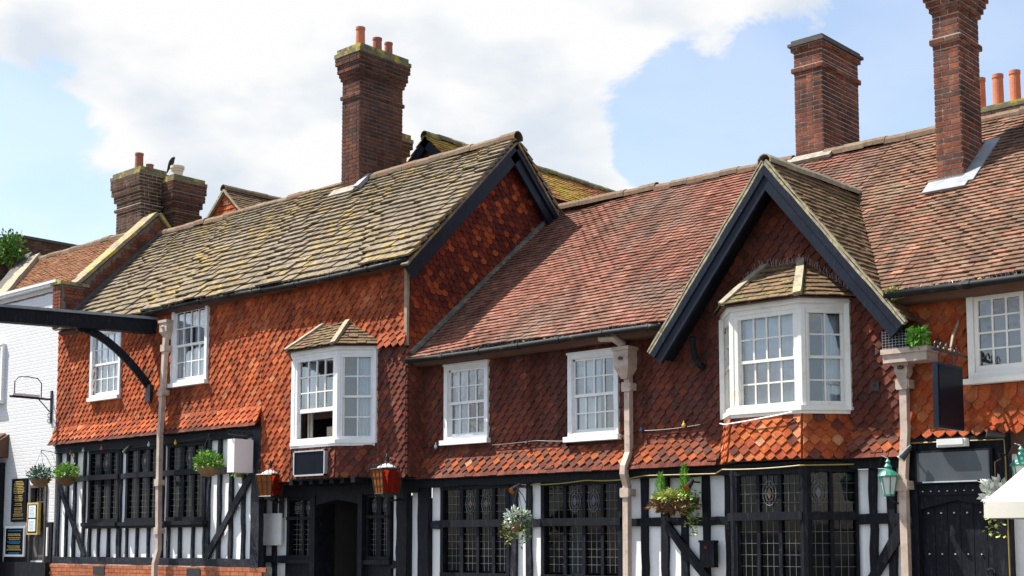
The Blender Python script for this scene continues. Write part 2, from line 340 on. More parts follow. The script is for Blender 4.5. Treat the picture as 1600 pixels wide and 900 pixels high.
M['sign_black'] = plain('sign_black', (.006, .008, .014), .3, .2, 5, spec=.06, bmp=0)
M['sign_slate'] = plain('sign_slate', (.055, .065, .075), .3, .2, 3, bmp=0)
M['sign_white'] = plain('sign_white', (.74, .72, .73), .6, .03, 3, bmp=0)
M['alu'] = plain('alu', (.55, .56, .58), .4, .1, 5, metal=.6, bmp=0)
M['gold'] = plain('gold', (.55, .38, .10), .4, .2, 12, bmp=0)
M['blue_print'] = plain('blue_print', (.03, .22, .5), .5, .1, 12, bmp=0)
M['paper'] = plain('paper', (.66, .72, .76), .6, .05, 12, bmp=0)
M['ink'] = plain('ink', (.15, .16, .18), .7, .1, 12, bmp=0)
M['yellow'] = plain('yellow', (.75, .52, .02), .5, .1, 8, bmp=0)
M['hose'] = plain('hose', (.30, .22, .05), .5, .2, 8, bmp=0)
M['awning'] = plain('awning', (.60, .57, .49), .85, .05, 4, bmp=.1)
M['leaf'] = pieces('leaf', [(0, (.05, .13, .025)), (.4, (.09, .21, .035)), (.8, (.14, .28, .05)), (1, (.20, .33, .08))], rough=.6, fine=.2)
M['leaf_bright'] = pieces('leaf_bright', [(0, (.10, .27, .03)), (.5, (.15, .36, .04)), (1, (.24, .45, .07))], rough=.6, fine=.2)
M['leaf_blue'] = pieces('leaf_blue', [(0, (.05, .12, .09)), (.5, (.09, .19, .14)), (1, (.16, .26, .2))], rough=.6, fine=.2)
M['leaf_silver'] = pieces('leaf_silver', [(0, (.42, .46, .42)), (.6, (.55, .58, .54)), (1, (.68, .7, .64))], rough=.7, fine=.15)
M['leaf_lime'] = pieces('leaf_lime', [(0, (.28, .36, .07)), (.6, (.42, .46, .13)), (1, (.58, .58, .28))], rough=.6, fine=.2)
M['petal'] = pieces('petal', [(0, (.6, .6, .5)), (.6, (.7, .55, .35)), (1, (.5, .12, .1))], rough=.6, fine=.1)
M['coir'] = pieces('coir', [(0, (.16, .09, .045)), (.5, (.24, .15, .08)), (1, (.12, .07, .04))], rough=.95)
M['bird'] = plain('bird', (.012, .012, .016), .5, .2, 12)
M['asphalt'] = plain('asphalt', (.055, .055, .057), .9, .2, 9)
M['paving'] = plain('paving', (.15, .14, .13), .9, .15, 4)
def white_brick():
    m, nt, bs = nodes('white_brick')
    g = nt.nodes.new('ShaderNodeNewGeometry'); mp = nt.nodes.new('ShaderNodeMapping'); mp.inputs['Rotation'].default_value = (rad(90), 0, 0)
    nt.links.new(g.outputs['Position'], mp.inputs[0])
    b = nt.nodes.new('ShaderNodeTexBrick'); nt.links.new(mp.outputs[0], b.inputs['Vector'])
    b.inputs['Scale'].default_value = 1; b.inputs['Brick Width'].default_value = .225; b.inputs['Row Height'].default_value = .075; b.inputs['Mortar Size'].default_value = .008
    b.inputs['Mortar Smooth'].default_value = .6
    c = mix(nt, ramp(nt, noise(nt, 3, 6, .6), [(.5, 0), (.8, .5)]), (.66, .66, .66), (.55, .54, .52))
    nt.links.new(c, bs.inputs['Base Color']); bs.inputs['Roughness'].default_value = .6
    h = mix(nt, .35, ramp(nt, b.outputs['Fac'], [(0, 1.0), (1, 0.0)]), noise(nt, 25, 4)); bump(nt, bs, h, .7, .012)
    return m
M['white_brick'] = white_brick()

# ------------------------------------------------------------------ tiles
def clip(poly, reg):
    out = poly
    n = len(reg)
    for i in range(n):
        ax, ay = reg[i]; bx, by = reg[(i + 1) % n]
        ex, ey = bx - ax, by - ay; inp = out; out = []
        if not inp: return []
        def sd(p): return ex * (p[1] - ay) - ey * (p[0] - ax)
        for k in range(len(inp)):
            p, q = inp[k], inp[(k + 1) % len(inp)]; sp, sq = sd(p), sd(q)
            if sp >= 0: out.append(p)
            if (sp >= 0) != (sq >= 0):
                t = sp / (sp - sq); out.append((p[0] + (q[0] - p[0]) * t, p[1] + (q[1] - p[1]) * t))
    return out
def area(p): return .5 * sum(p[i][0] * p[(i + 1) % len(p)][1] - p[(i + 1) % len(p)][0] * p[i][1] for i in range(len(p)))
def outline(kind, w, h, g):
    a = w / 2 - .003
    if kind == 'plain': return [(-a, 0), (a, 0), (a, h), (-a, h)]
    if kind == 'point': return [(-a, g * .68), (0, 0), (a, g * .68), (a, h), (-a, h)]
    if kind == 'spade': return [(-a, g * .8), (-a * .72, g * .42), (0, 0), (a * .72, g * .42), (a, g * .8), (a, h), (-a, h)]
    if kind == 'round': return [(-a, g * .7), (-a * .8, g * .27), (-a * .35, 0.01), (a * .35, 0.01), (a * .8, g * .27), (a, g * .7), (a, h), (-a, h)]
def solid(ol, h, t, nb):
    n = len(ol); vs = []
    for u, v in ol: vs.append((u, v, nb * (1 - v / h) + t))
    for u, v in ol: vs.append((u, v, nb * (1 - v / h) - .002))
    return vs, [tuple(range(n))] + [(n + i, n + (i + 1) % n, (i + 1) % n, i) for i in range(n)]
def lay(F, reg, w=.15, g=.09, kind='point', t=.016, nb=.034, holes=(), jit=1.0, v0=None, u0=0, mixk=None, wav=None):
    """courses of tiles on the plane F inside the convex region reg (u,v); returns tile records"""
    if area(reg) < 0: reg = reg[::-1]
    O, U, V, N = F; h = g * 2.1; recs = []
    us = [p[0] for p in reg]; vs = [p[1] for p in reg]
    if v0 is None: v0 = min(vs)
    j = 0; v = v0
    while v < max(vs):
        cx = u0 + math.floor((min(us) - u0) / w) * w + (j % 2) * w / 2
        while cx < max(us) + w:
            kk = kind
            if mixk and R.random() < mixk[1]: kk = mixk[0]
            ol = outline(kk, w, h, g)
            if not any(a - .0 < cx < b and c < v + g * .6 < d for a, c, b, d in holes):
                wp = [(cx + p, v + q) for p, q in ol]
                cp = clip(wp, reg)
                if len(cp) >= 3 and area(cp) > .12 * area(wp):
                    rot = R.gauss(0, .012) * jit; dn = R.gauss(0, .0022) * jit; du = R.gauss(0, .002) * jit; dv = R.gauss(0, .003) * jit; ti = R.gauss(0, .012) * jit
                    if wav: dn += wav(cx, v)
                    cr, sr = math.cos(rot), math.sin(rot)
                    A = U * cr + V * sr; B = V * cr - U * sr; B = (B - N * ti).normalized(); C = A.cross(B)
                    P = O + U * (cx + du) + V * (v + dv) + N * dn
                    # a tile counts as cut when its lower, showing half is cut
                    cut = abs(area(cp) - area(wp)) > 1e-6 and area(clip([(p, q) for p, q in wp], [(x, y) for x, y in reg])) < .58 * area(wp)
                    if abs(area(cp) - area(wp)) < 1e-6: recs.append((mtx(P, A, B, C), (kk, w, h, g, t, nb), None, score(P, N)))
                    else: recs.append((mtx(P, A, B, C), (kk, w, h, g, t, nb), [(p - cx, q - v) for p, q in cp], -2))
            cx += w
        v += g; j += 1
    return recs
_tm = {}
def tile_geo(spec):
    kk, w, h, g, t, nb = spec
    if kk == 'slab': return SLABS[w]
    if kk == 'cube': return CUBE
    return solid(outline(kk, w, h, g), h, t, nb)
def tile_mesh(spec, mat):
    k = (spec, mat.name)
    if k not in _tm:
        vs, fs = tile_geo(spec); me = bpy.data.meshes.new('tile'); me.from_pydata(vs, [], fs); me.materials.append(mat); _tm[k] = me
    return _tm[k]
def finish(recs, name, many, par, mat, nmax):
    recs = sorted(recs, key=lambda r: -r[3])
    rest = MB()
    for i, (mx, spec, ol, sc) in enumerate(recs):
        if i < nmax and sc > 0 and ol is None: inst(tile_mesh(spec, mat), name, par, mx)
        else:
            vs, fs = tile_geo(spec) if ol is None else solid(ol, spec[2], spec[4], spec[5])
            rest.add([mx @ Vector(v) for v in vs], fs)
    if rest.v: rest.build(many, mat, par, kind='stuff')
SLABS = []
for k in range(8):
    a = [(-.5, R.uniform(0, .035))] + [(x, R.uniform(-.025, .035)) for x in (-.28, -.05, .2)] + [(.5, R.uniform(0, .035)), (.5, 1), (-.5, 1)]
    n = len(a); tw = R.uniform(-.08, .08)
    vs = [(u * .994, v, (1 - v) * 1.9 + 1 + tw * u + R.uniform(-.06, .06)) for u, v in a] + [(u * .994, v, (1 - v) * 1.9 - .1) for u, v in a]
    SLABS.append((vs, [tuple(range(n))] + [(n + i, n + (i + 1) % n, (i + 1) % n, i) for i in range(n)]))
CUBE = ([(0, 0, 0), (1, 0, 0), (1, 1, 0), (0, 1, 0), (0, 0, 1), (1, 0, 1), (1, 1, 1), (0, 1, 1)], [(0, 3, 2, 1), (4, 5, 6, 7), (0, 1, 5, 4), (1, 2, 6, 5), (2, 3, 7, 6), (3, 0, 4, 7)])
def slabs(F, ua, ub, vtop, g0, g1, wav):
    O, U, V, N = F; recs = []; v = -.03; 
    while v < vtop - .05:
        g = g0 + (g1 - g0) * (v / vtop) + R.uniform(-.012, .012); u = ua
        while u < ub - .05:
            w = R.choice((.2, .28, .36, .46, .6)) * R.uniform(.85, 1.15) * (1.15 - .3 * v / vtop)
            if ub - (u + w) < .22: w = ub - u
            th = R.uniform(.029, .032)
            rot = R.gauss(0, .002); cr, sr = math.cos(rot), math.sin(rot)
            A = U * cr + V * sr; B = V * cr - U * sr; C = (N + U * R.gauss(0, .006)).normalized()
            h = min(g * 1.65, vtop - v)
            P = O + U * (u + w / 2) + V * (v + R.gauss(0, .003)) + N * (wav(u + w / 2, v) + R.gauss(0, .0012))
            recs.append((mtx(P, A * w, B * h, C * th), ('slab', R.randrange(8), 0, 0, 0, 0), None, score(P, N) * w * h))
            u += w
        v += g
    return recs
def ridge(par, p0, p1, mat, r=.11, seg=.36, name='ridge_tile', upv=(0, 0, 1)):
    p0, p1 = Vector(p0), Vector(p1); n = max(1, round((p1 - p0).length / seg)); t = (p1 - p0) / n; td = t.normalized()
    s = td.cross(Vector(upv)).normalized(); u = s.cross(td)
    key = ('ridge', r, mat.name)
    if key not in _cache:
        vs = []; fs = []; K = 7
        for x in (0, 1):
            for rr in (1, .86):
                vs += [(x, math.cos(math.pi * (i / (K - 1) * 1.16 - .08)) * rr, math.sin(math.pi * (i / (K - 1) * 1.16 - .08)) * rr) for i in range(K)]
        for i in range(K - 1):
            fs += [(i, i + 1, 2 * K + i + 1, 2 * K + i), (i, K + i, K + i + 1, i + 1), (2 * K + i, 2 * K + i + 1, 3 * K + i + 1, 3 * K + i)]
        me = bpy.data.meshes.new('ridge'); me.from_pydata(vs, [], fs); me.materials.append(mat); _cache[key] = me
    for k in range(n):
        q = p0 + t * k + u * R.gauss(0, .008)
        inst(_cache[key], name, par, mtx(q, t * 1.03 + u * R.gauss(0, .008), s * r * R.uniform(.95, 1.06), u * r * R.uniform(.92, 1.08)))

# ------------------------------------------------------------------ brickwork
def brick_ring(x0, x1, y0, y1, z0, z1, off=0.0):
    """bricks on the four faces of a stack: matrices on a unit cube"""
    recs = []; z = z0; j = 0
    sides = [((x0 - off, y0 - off), (1, 0), (0, -1), x1 - x0 + 2 * off), ((x1 + off, y0 - off), (0, 1), (1, 0), y1 - y0 + 2 * off),
             ((x1 + off, y1 + off), (-1, 0), (0, 1), x1 - x0 + 2 * off), ((x0 - off, y1 + off), (0, -1), (-1, 0), y1 - y0 + 2 * off)]
    while z < z1 - .03:
        for si, (o, d, n, ln) in enumerate(sides):
            u = 0.0; hd = (j + si) % 2
            first = True
            while u < ln - .02:
                w = .1075 if (hd and first) or R.random() < .3 else .2175
                first = False
                if ln - u - w < .06: w = ln - u
                P = Vector((o[0] + d[0] * (u + .004), o[1] + d[1] * (u + .004), z + R.uniform(-.002, .002))); D = Vector((d[0], d[1], 0)); Nn = Vector((n[0], n[1], 0))
                dp = .022 + R.uniform(-.002, .004)
                P2 = P - Nn * .018
                recs.append((mtx(P2, D * (w - .016), Nn * (dp), Vector((0, 0, .0555))), ('cube', 0, 0, 0, 0, 0), None, score(P, Nn)))
                u += w
        z += .0745; j += 1
    return recs
def chimney(par, x0, x1, y0, y1, z0, bands, mat, mort, nmax, cap=None, capmat=None, name='chimney'):
    """bands: list of (z_start, z_end, outset)"""
    core = MB(); recs = []
    for a, b, o in bands:
        core.box(x0 - o + .004, x1 + o - .004, y0 - o + .004, y1 + o - .004, a - .001 * len(recs) / 5000, b)
        recs += brick_ring(x0, x1, y0, y1, a, b, o)
    c = core.build(name, mort, par)
    finish(recs, 'brick', 'bricks', c, mat, nmax)
    if cap:
        zt, o, hgt = cap; m = MB(); m.box(x0 - o, x1 + o, y0 - o, y1 + o, zt, zt + hgt * .45); m.box(x0 - o + .04, x1 + o - .04, y0 - o + .04, y1 + o - .04, zt + hgt * .45 - .004, zt + hgt)
        m.build('cap', capmat, c)
    return c
def pot(par, x, y, z, h, r, mat, taper=.92):
    m = MB(); m.lathe((x, y, z), [(r * 1.05, 0), (r, h * .2), (r * taper, h * .88), (r * taper * 1.1, h * .9), (r * taper * 1.1, h), (r * taper * .82, h), (r * taper * .8, h * .6)], 18)
    return m.build('chimney_pot', mat, par, smooth=False)

# ------------------------------------------------------------------ windows and timbers
def hole_wall(name, mat, par, F, u0, u1, v0, v1, holes, th=.05):
    xs = sorted({u0, u1, *[min(max(h[i], u0), u1) for h in holes for i in (0, 2)]}); zs = sorted({v0, v1, *[min(max(h[i], v0), v1) for h in holes for i in (1, 3)]})
    m = MB()
    for a, b in zip(xs, xs[1:]):
        for c, d in zip(zs, zs[1:]):
            mx, mz = (a + b) / 2, (c + d) / 2
            if not any(h[0] < mx < h[2] and h[1] < mz < h[3] for h in holes): m.fbox(F, a, b, c, d, -th, 0)
    return m.build(name, mat, par)
def room(par, F, u0, u1, v0, v1, n0, n1, mat='room'):
    m = MB(); O, U, V, N = F; P = lambda u, v, n: O + U * u + V * v + N * n
    a = [P(u0, v0, n0), P(u1, v0, n0), P(u1, v1, n0), P(u0, v1, n0)]; b = [P(u0, v0, n1), P(u1, v0, n1), P(u1, v1, n1), P(u0, v1, n1)]
    m.add(a + b, [(4, 5, 6, 7), (0, 1, 5, 4), (1, 2, 6, 5), (2, 3, 7, 6), (3, 0, 4, 7)]); return m.build('interior', M[mat], par)
def curtain(par, F, u0, u1, v0, v1, n, mat='curtain', folds=7):
    O, U, V, N = F; m = MB(); k = folds * 4; vs = []
    for i in range(k + 1):
        u = u0 + (u1 - u0) * i / k; d = n + .018 * math.sin(i / 4 * 2 * math.pi + R.uniform(-.4, .4))
        vs += [O + U * u + V * v0 + N * d, O + U * u + V * v1 + N * d * 1.0]
    m.add(vs, [(2 * i, 2 * i + 2, 2 * i + 3, 2 * i + 1) for i in range(k)]); m.build('curtain', M[mat], par, smooth=True)
def glaze(par, F, u0, u1, v0, v1, cols, rows, n=-.03, bw=.02, mat='white_paint', gl='glass'):
    O, U, V, N = F; cw = (u1 - u0) / cols; rh = (v1 - v0) / rows
    for i in range(cols):
        for j in range(rows):
            tu, tv = R.gauss(0, .006), R.gauss(0, .006)
            A = (U + N * tu).normalized() * cw; B = (V + N * tv).normalized() * rh
            inst(unit('quad', M[gl]), 'pane', par, mtx(O + U * (u0 + cw * i) + V * (v0 + rh * j) + N * n, A, B, N))
    cu = unit('cube', M[mat])
    for i in range(1, cols): inst(cu, 'glazing_bar', par, mtx(O + U * (u0 + cw * i - bw / 2) + V * v0 + N * (n - .014), U * bw, V * (v1 - v0), N * .032))
    for j in range(1, rows): inst(cu, 'glazing_bar', par, mtx(O + U * u0 + V * (v0 + rh * j - bw / 2) + N * (n - .013), U * (u1 - u0), V * bw, N * .030))
def sash(par, F, w, h, cols=4, rows=4, fw=.075, sill=True, name='sash_window', pm='white_paint', curt=((0, 1),), sx=(.05, .03), deep=.6):
    m = MB(); f2 = .045
    m.fbox(F, 0, fw, 0, h, -.1, .035); m.fbox(F, w - fw, w, 0, h, -.1, .035); m.fbox(F, fw, w - fw, h - fw * .9, h, -.1, .033); m.fbox(F, fw, w - fw, 0, fw * .7, -.1, .033)
    m.fbox(F, -.012, w + .012, h - .001, h + .03, -.05, .05)
    # sash stiles and meeting rail
    a, b, c, d = fw, w - fw, fw * .7, h - fw * .9; mid = (c + d) / 2
    for lo, hi, n in ((c, mid, -.055), (mid, d, -.03)):
        m.fbox(F, a, a + f2 * .7, lo, hi, n - .02, n + .018); m.fbox(F, b - f2 * .7, b, lo, hi, n - .02, n + .018)
    m.fbox(F, a, b, mid - .02, mid + .02, -.07, -.008); m.fbox(F, a, b, c, c + .05, -.075, -.035); m.fbox(F, a, b, d - .03, d, -.05, -.012)
    o = m.build(name, M[pm], par)
    if sill: MB().fbox(F, -sx[0], w + sx[1], -.075, 0, -.06, .085).build('sill', M[pm], o)
    glaze(o, F, a + f2 * .7, b - f2 * .7, c + .05, mid - .02, cols, rows // 2, -.055, mat=pm)
    glaze(o, F, a + f2 * .7, b - f2 * .7, mid + .02, d - .03, cols, rows // 2, -.03, mat=pm)
    room(o, F, .02, w - .02, .02, h - .02, -.1, -deep)
    for c0, c1 in curt: curtain(o, F, a + (b - a) * c0, a + (b - a) * c1, c, d, -.115, folds=max(3, int(9 * (c1 - c0))))
    return o
def timber(par, name, p0, p1, w, d=.06, n=(0, -1, 0), mat='black_worn', jit=.011):
    ln = (Vector(p1) - Vector(p0)).length
    return MB().bar(p0, p1, w, d, n, jit, max(2, int(ln / .22))).build(name, M[mat], par)
def medallion(par, F, uc, vc, ru, rv, kind):
    m = MB(); O, U, V, N = F
    el = lambda a, k: O + U * (uc + ru * k * math.cos(a)) + V * (vc + rv * k * math.sin(a)) + N * .004
    for k in (1, .62): m.tube([el(i / 16 * 2 * math.pi, k) for i in range(17)], .0055, 5)
    for a in (0, math.pi / 2, math.pi, -math.pi / 2): m.tube([el(a, .62), el(a, 1)], .005, 4)
    o = m.build('lead_medallion', M['cames'], par)
    MB().add([el(0, .4), el(math.pi / 2, .5), el(math.pi, .4), el(-math.pi / 2, .5)], [(0, 1, 2, 3)]).build('stained_glass', M[kind], par)
def leaded(par, F, u0, u1, v0, v1, lights, rows, fr_=.06, gl='glass_old', med=(), mat='black', deep=.5, nx=2, ny=6, name='leaded_window', curt=(), grow=.0):
    """rows: list of (v0,v1) bottom first"""
    lights = [(a - grow, b + grow) for a, b in lights]; fr_ -= grow
    m = MB(); m.fbox(F, u0, u0 + fr_, v0, v1, -.09, .035); m.fbox(F, u1 - fr_, u1, v0, v1, -.09, .035)
    m.fbox(F, u0, u1, v1 - fr_, v1, -.088, .042); m.fbox(F, u0, u1, v0, v0 + fr_, -.088, .042)
    o = m.build(name, M[mat], par)
    for (a, b), (c, d) in zip(lights, lights[1:]): MB().fbox(F, b, c, v0 + .01, v1 - .01, -.08, .012).build('mullion', M[mat], o)
    for (a, b), (c, d) in zip(rows, rows[1:]): MB().fbox(F, u0 + .01, u1 - .01, b, c, -.07, .06).build('transom', M[mat], o)
    room(o, F, u0 + .02, u1 - .02, v0 + .02, v1 - .02, -.09, -deep)
    for ri, (c, d) in enumerate(rows):
        for li, (a, b) in enumerate(lights):
            O, U, V, N = F
            inst(unit('quad', M[gl]), 'pane', o, mtx(O + U * (a - .01) + V * (c - .01) + N * -.022, (U + N * R.gauss(0, .01)).normalized() * (b - a + .02), (V + N * R.gauss(0, .01)).normalized() * (d - c + .02), N))
            l = MB(); lw = .0026
            ky = ny if ri == 0 else max(3, ny - 2)
            for i in range(1, nx + 1):
                u = a + (b - a) * i / (nx + 1); l.fbox(F, u - lw, u + lw, c, d, -.020, -.013)
            for i in range(1, ky + 1):
                v = c + (d - c) * i / (ky + 1); l.fbox(F, a, b, v - lw, v + lw, -.0205, -.0135)
            l.build('lead_lattice', M['cames'], o)
            if ri == len(rows) - 1 and li in med:
                F2 = (O + N * -.012, U, V, N); medallion(o, F2, (a + b) / 2, (c + d) / 2, (b - a) * .36, (d - c) * .33, R.choice(['stained_blue', 'stained_brown', 'stained_brown']))
    for a, b, c, d in curt: curtain(o, F, a, b, c, d, -.085, 'net', 9)
    return o
def framing(par, y, u0, u1, v0, v1, studs, rails, mat='black_worn', panels=True, skip=()):
    """studs: (x, width); rails: (z, height): white panels in between"""
    F = fr((0, y, 0), (1, 0, 0))
    for x, w in studs: timber(par, 'stud', (x, y + .02, v0), (x, y + .02, v1), w, .055 + R.uniform(0, .008), mat=mat)
    for z, h in rails: timber(par, 'rail', (u0, y + .018, z), (u1, y + .018, z), h, .062, mat=mat)
    xs = [u0] + [x for x, w in studs if u0 < x < u1] + [u1]; zs = [v0] + [z for z, h in rails if v0 < z < v1] + [v1]
    for a, b in zip(xs, xs[1:]):
        for c, d in zip(zs, zs[1:]):
            if b - a < .05 or d - c < .05: continue
            MB().fbox(F, a + .004, b - .004, c + .004, d - .004, -.1, -.012 + R.uniform(-.006, .006)).build('plaster_panel', M['plaster'], par)

# ------------------------------------------------------------------ foliage
def leaves(name, mat, par, c, rx, ry, rz, n, size, shell=.45, droop=0, long=1.5):
    m = MB(); c = Vector(c)
    for _ in range(n):
        d = Vector((R.gauss(0, 1), R.gauss(0, 1), R.gauss(0, 1))).normalized(); k = R.uniform(shell, 1) * R.choice((1, 1, 1, 1.15))
        p = c + Vector((d.x * rx, d.y * ry, d.z * rz)) * k
        t = (d + Vector((R.uniform(-1, 1), R.uniform(-1, 1), R.uniform(-.6, 1) - droop)) * .8).normalized()
        a = t.cross(Vector((R.uniform(-1, 1), R.uniform(-1, 1), R.uniform(-1, 1)))).normalized(); s = size * R.uniform(.6, 1.35)
        nn = t.cross(a) * s * .18
        m.add([p, p + t * s * long * .5 + a * s * .42 + nn, p + t * s * long, p + t * s * long * .5 - a * s * .42 + nn], [(0, 1, 2, 3)])
    return m.build(name, mat, par, kind='stuff')
def trail(name, mat, par, p0, ln, n, size):
    m = MB(); p = Vector(p0)
    for k in range(n):
        q = p + Vector((.05 * math.sin(k * .9) + R.uniform(-.03, .03), R.uniform(-.03, .03), -ln * k / n))
        t = Vector((R.uniform(-1, 1), R.uniform(-1, .2), R.uniform(-.6, .4))).normalized(); a = t.cross(Vector((0, .3, 1))).normalized(); s = size * R.uniform(.7, 1.3)
        m.add([q, q + t * s * .5 + a * s * .4, q + t * s, q + t * s * .5 - a * s * .4], [(0, 1, 2, 3)])
    return m.build(name, mat, par, kind='stuff')
# ================================================================== ground
def struct(name, m, mat):
    o = m.build(name, mat); o['kind'] = 'structure'; return o
struct('road', MB().add([(-400, -400, 0), (400, -400, 0), (400, 400, 0), (-400, 400, 0)], [(0, 1, 2, 3)]), M['asphalt'])
struct('pavement', MB().box(-60, 30, -2.6, 1.0, .004, .13), M['paving'])
struct('kerb', MB().box(-60, 30, -2.75, -2.604, .004, .135), M['cement'])

X1 = (1, 0, 0)
# ================================================================== A: stone-roofed inn
A = thing('stone_roofed_inn', 'tall tile-hung inn with lichen-covered stone slab roof and orange tiled front', 'building', (-20.7, 2, 0))
FA = fr((0, 0, 0), X1)
W1 = (-24.78, 4.56, -23.64, 5.92); W2 = (-21.86, 4.62, -20.70, 6.06)
BX0, BX1, BY, BC = -17.66, -16.57, -.42, .50       # bay: front corners, front plane, cant
HB = (BX0 - BC, 2.62, BX1 + BC, 4.70)
hole_wall('wall', M['backing'], A, fr((0, .03, 0), X1), -26.13, -15.40, 2.62, 6.2, [(W1[0] + .02, W1[1] + .02, W1[2] - .02, W1[3] - .02), (W2[0] + .02, W2[1] + .02, W2[2] - .02, W2[3] - .02), (BX0 - .3, 3.2, BX1 + .3, 4.65), (-26.2, 2.5, -19.08, 3.62)], .06)
wavA = lambda x, v: .010 * math.sin(x * 1.3) + .008 * math.sin(x * 3.1 + v * 2)
hw = [(W1[0] - .0, W1[1] - .12, W1[2] + .0, W1[3]), (W2[0], W2[1] - .12, W2[2], W2[3]), (HB[0] - .02, HB[1], HB[2] + .02, HB[3])]
rA = lay(FA, [(-26.16, 4.0), (-19.08, 4.0), (-19.08, 6.12), (-26.16, 6.12)], .168, .1, 'point', holes=hw, wav=wavA, t=.018, nb=.036)
rA += lay(FA, [(-19.08, 2.66), (-16.0, 2.66), (-16.0, 6.12), (-19.08, 6.12)], .168, .1, 'point', holes=hw, wav=wavA, v0=2.6, u0=-26.16, t=.018, nb=.036)
rA += lay(FA, [(-16.0, 4.9), (-15.38, 4.9), (-15.38, 6.12), (-16.0, 6.12)], .168, .1, 'point', holes=hw, wav=wavA, v0=4.9, u0=-26.16, t=.018, nb=.036)
# bell-cast skirts: bottom edge swept out over the timber storey
def skirt(y0, z0, y1, z1, ua, ub, **k):
    F = fr((0, y1, z1), X1, (0, y0 - y1, z0 - z1)); L = math.hypot(y0 - y1, z0 - z1)
    return lay(F, [(ua, 0), (ub, 0), (ub, L), (ua, L)], **k), F, L
ra, _, _ = skirt(-.005, 4.03, -.14, 3.66, -26.18, -19.06, w=.168, g=.1, kind='point', u0=-26.16, v0=.05); rA += ra
rb, _, _ = skirt(-.005, 4.95, -.10, 4.66, -16.0, -15.36, w=.168, g=.1, kind='point', u0=-26.16, v0=.03); rA += rb
upper = MB().box(-26.13, -15.4, .09, .1, 3.7, 6.15).build('hung_wall', M['backing'], A)
finish(rA, 'hung_tile', 'hung_tiles', upper, M['hung_orange'], 300)
pl, FS, L = skirt(-.01, 3.95, -.15, 3.645, -26.2, -19.05, w=.165, g=.07, kind='plain')
pl = [r for r in pl if (r[0].translation - Vector((0, 0, 0))).z < 3.70]
finish(pl, 'eaves_tile', 'eaves_tiles', upper, M['hung_red'], 60)
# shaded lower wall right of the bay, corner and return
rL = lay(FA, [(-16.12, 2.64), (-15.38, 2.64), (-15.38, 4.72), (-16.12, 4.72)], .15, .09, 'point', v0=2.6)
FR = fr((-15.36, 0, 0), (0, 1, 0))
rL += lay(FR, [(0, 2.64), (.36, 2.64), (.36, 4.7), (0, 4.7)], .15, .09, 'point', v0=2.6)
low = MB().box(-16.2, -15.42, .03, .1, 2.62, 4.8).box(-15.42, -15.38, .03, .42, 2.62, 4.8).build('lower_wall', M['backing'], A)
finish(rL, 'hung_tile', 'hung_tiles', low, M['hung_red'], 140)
cu = unit('cube', M['timber_strip'])
for k in range(20):
    z = 2.68 + k * .1; m = MB(); r = R.uniform(.022, .04); m.lathe((-15.362, -.012, z), [(r * .5, 0), (r, .015), (r * .8, .075), (r * .4, .09)], 7, R.random()); m.build('corner_tile', M['hung_red'], A)
MB().box(-15.41, -15.345, -.055, .0, 4.72, 6.12).build('corner_strip', M['timber_strip'], A)
MB().box(-15.75, -15.68, -.04, -.02, 3.78, 3.92).build('vent', M['iron'], A)
# gable end seen from the right
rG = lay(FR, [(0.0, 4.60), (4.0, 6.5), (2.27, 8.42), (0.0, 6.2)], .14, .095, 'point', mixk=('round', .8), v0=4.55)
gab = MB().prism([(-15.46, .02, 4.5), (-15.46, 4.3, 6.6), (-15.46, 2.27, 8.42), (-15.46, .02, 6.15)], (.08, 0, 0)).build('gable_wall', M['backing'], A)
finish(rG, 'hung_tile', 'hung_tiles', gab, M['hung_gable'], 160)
# roof
EY, EZ, RY, RZ = -.20, 6.06, 2.27, 8.50
roofA = MB().prism([(-26.0, EY + .05, EZ - .03), (-26.0, RY, RZ - .03), (-26.0, 4.9, 5.9), (-26.0, .1, 5.9)], (10.55, 0, 0)).build('roof', M['backing'], A)
FRA = fr((0, EY, EZ), X1, (0, RY - EY, RZ - EZ)); LA = math.hypot(RY - EY, RZ - EZ)
wavR = lambda x, v: .028 * math.sin(x * .85 + .5) + .018 * math.sin(x * 2.3 + v * 1.1) + .012 * math.sin(x * 5 + v * 3)
finish(slabs(FRA, -25.95, -15.10, LA, .205, .115, wavR), 'stone_slab', 'stone_slabs', roofA, M['stone_slab'], 300)
FRB = fr((0, 4.85, 5.95), (-1, 0, 0), (0, RY - 4.85, RZ - 5.95))
finish(slabs(FRB, 15.10, 26, 3.55, .25, .17, wavR), 'stone_slab', 'stone_slabs', roofA, M['stone_slab'], 0)
ridge(roofA, (-25.95, RY, RZ + .02), (-19.5, RY, RZ + .0), M['ridge_clay'], .12)
ridge(roofA, (-18.95, RY, RZ + .0), (-15.08, RY, RZ + .03), M['ridge_clay'], .12)
def edge_strip(par, name, F, u0, u1, v0, v1, n0, n1, mat): return MB().fbox(F, u0, u1, v0, v1, n0, n1).build(name, mat, par)
# bargeboards on the gable end
for nm, (a, b) in (('front', ((-.27, 5.93), (2.27, 8.44))), ('rear', ((2.27, 8.44), (4.3, 6.42)))):
    d = Vector((0, b[0] - a[0], b[1] - a[1])).normalized(); nn = Vector((0, -d.z, d.y)) if True else None
    q0 = Vector((-15.20, a[0], a[1])); q1 = Vector((-15.20, b[0], b[1]))
    MB().bar(q0 - nn * .13, q1 - nn * .13, .25, .05, (1, 0, 0)).build('bargeboard', M['black_board'], A)
    MB().bar(q0 - nn * .045, q1 - nn * .045, .085, .09, (1, 0, 0)).build('barge_moulding', M['black_board'], A)
    MB().bar(q0 + nn * .018 + Vector((-.05, 0, 0)), q1 + nn * .018 + Vector((-.05, 0, 0)), .035, .16, (1, 0, 0), .006, 14).build('verge_mortar', M['stone_slab'], A)
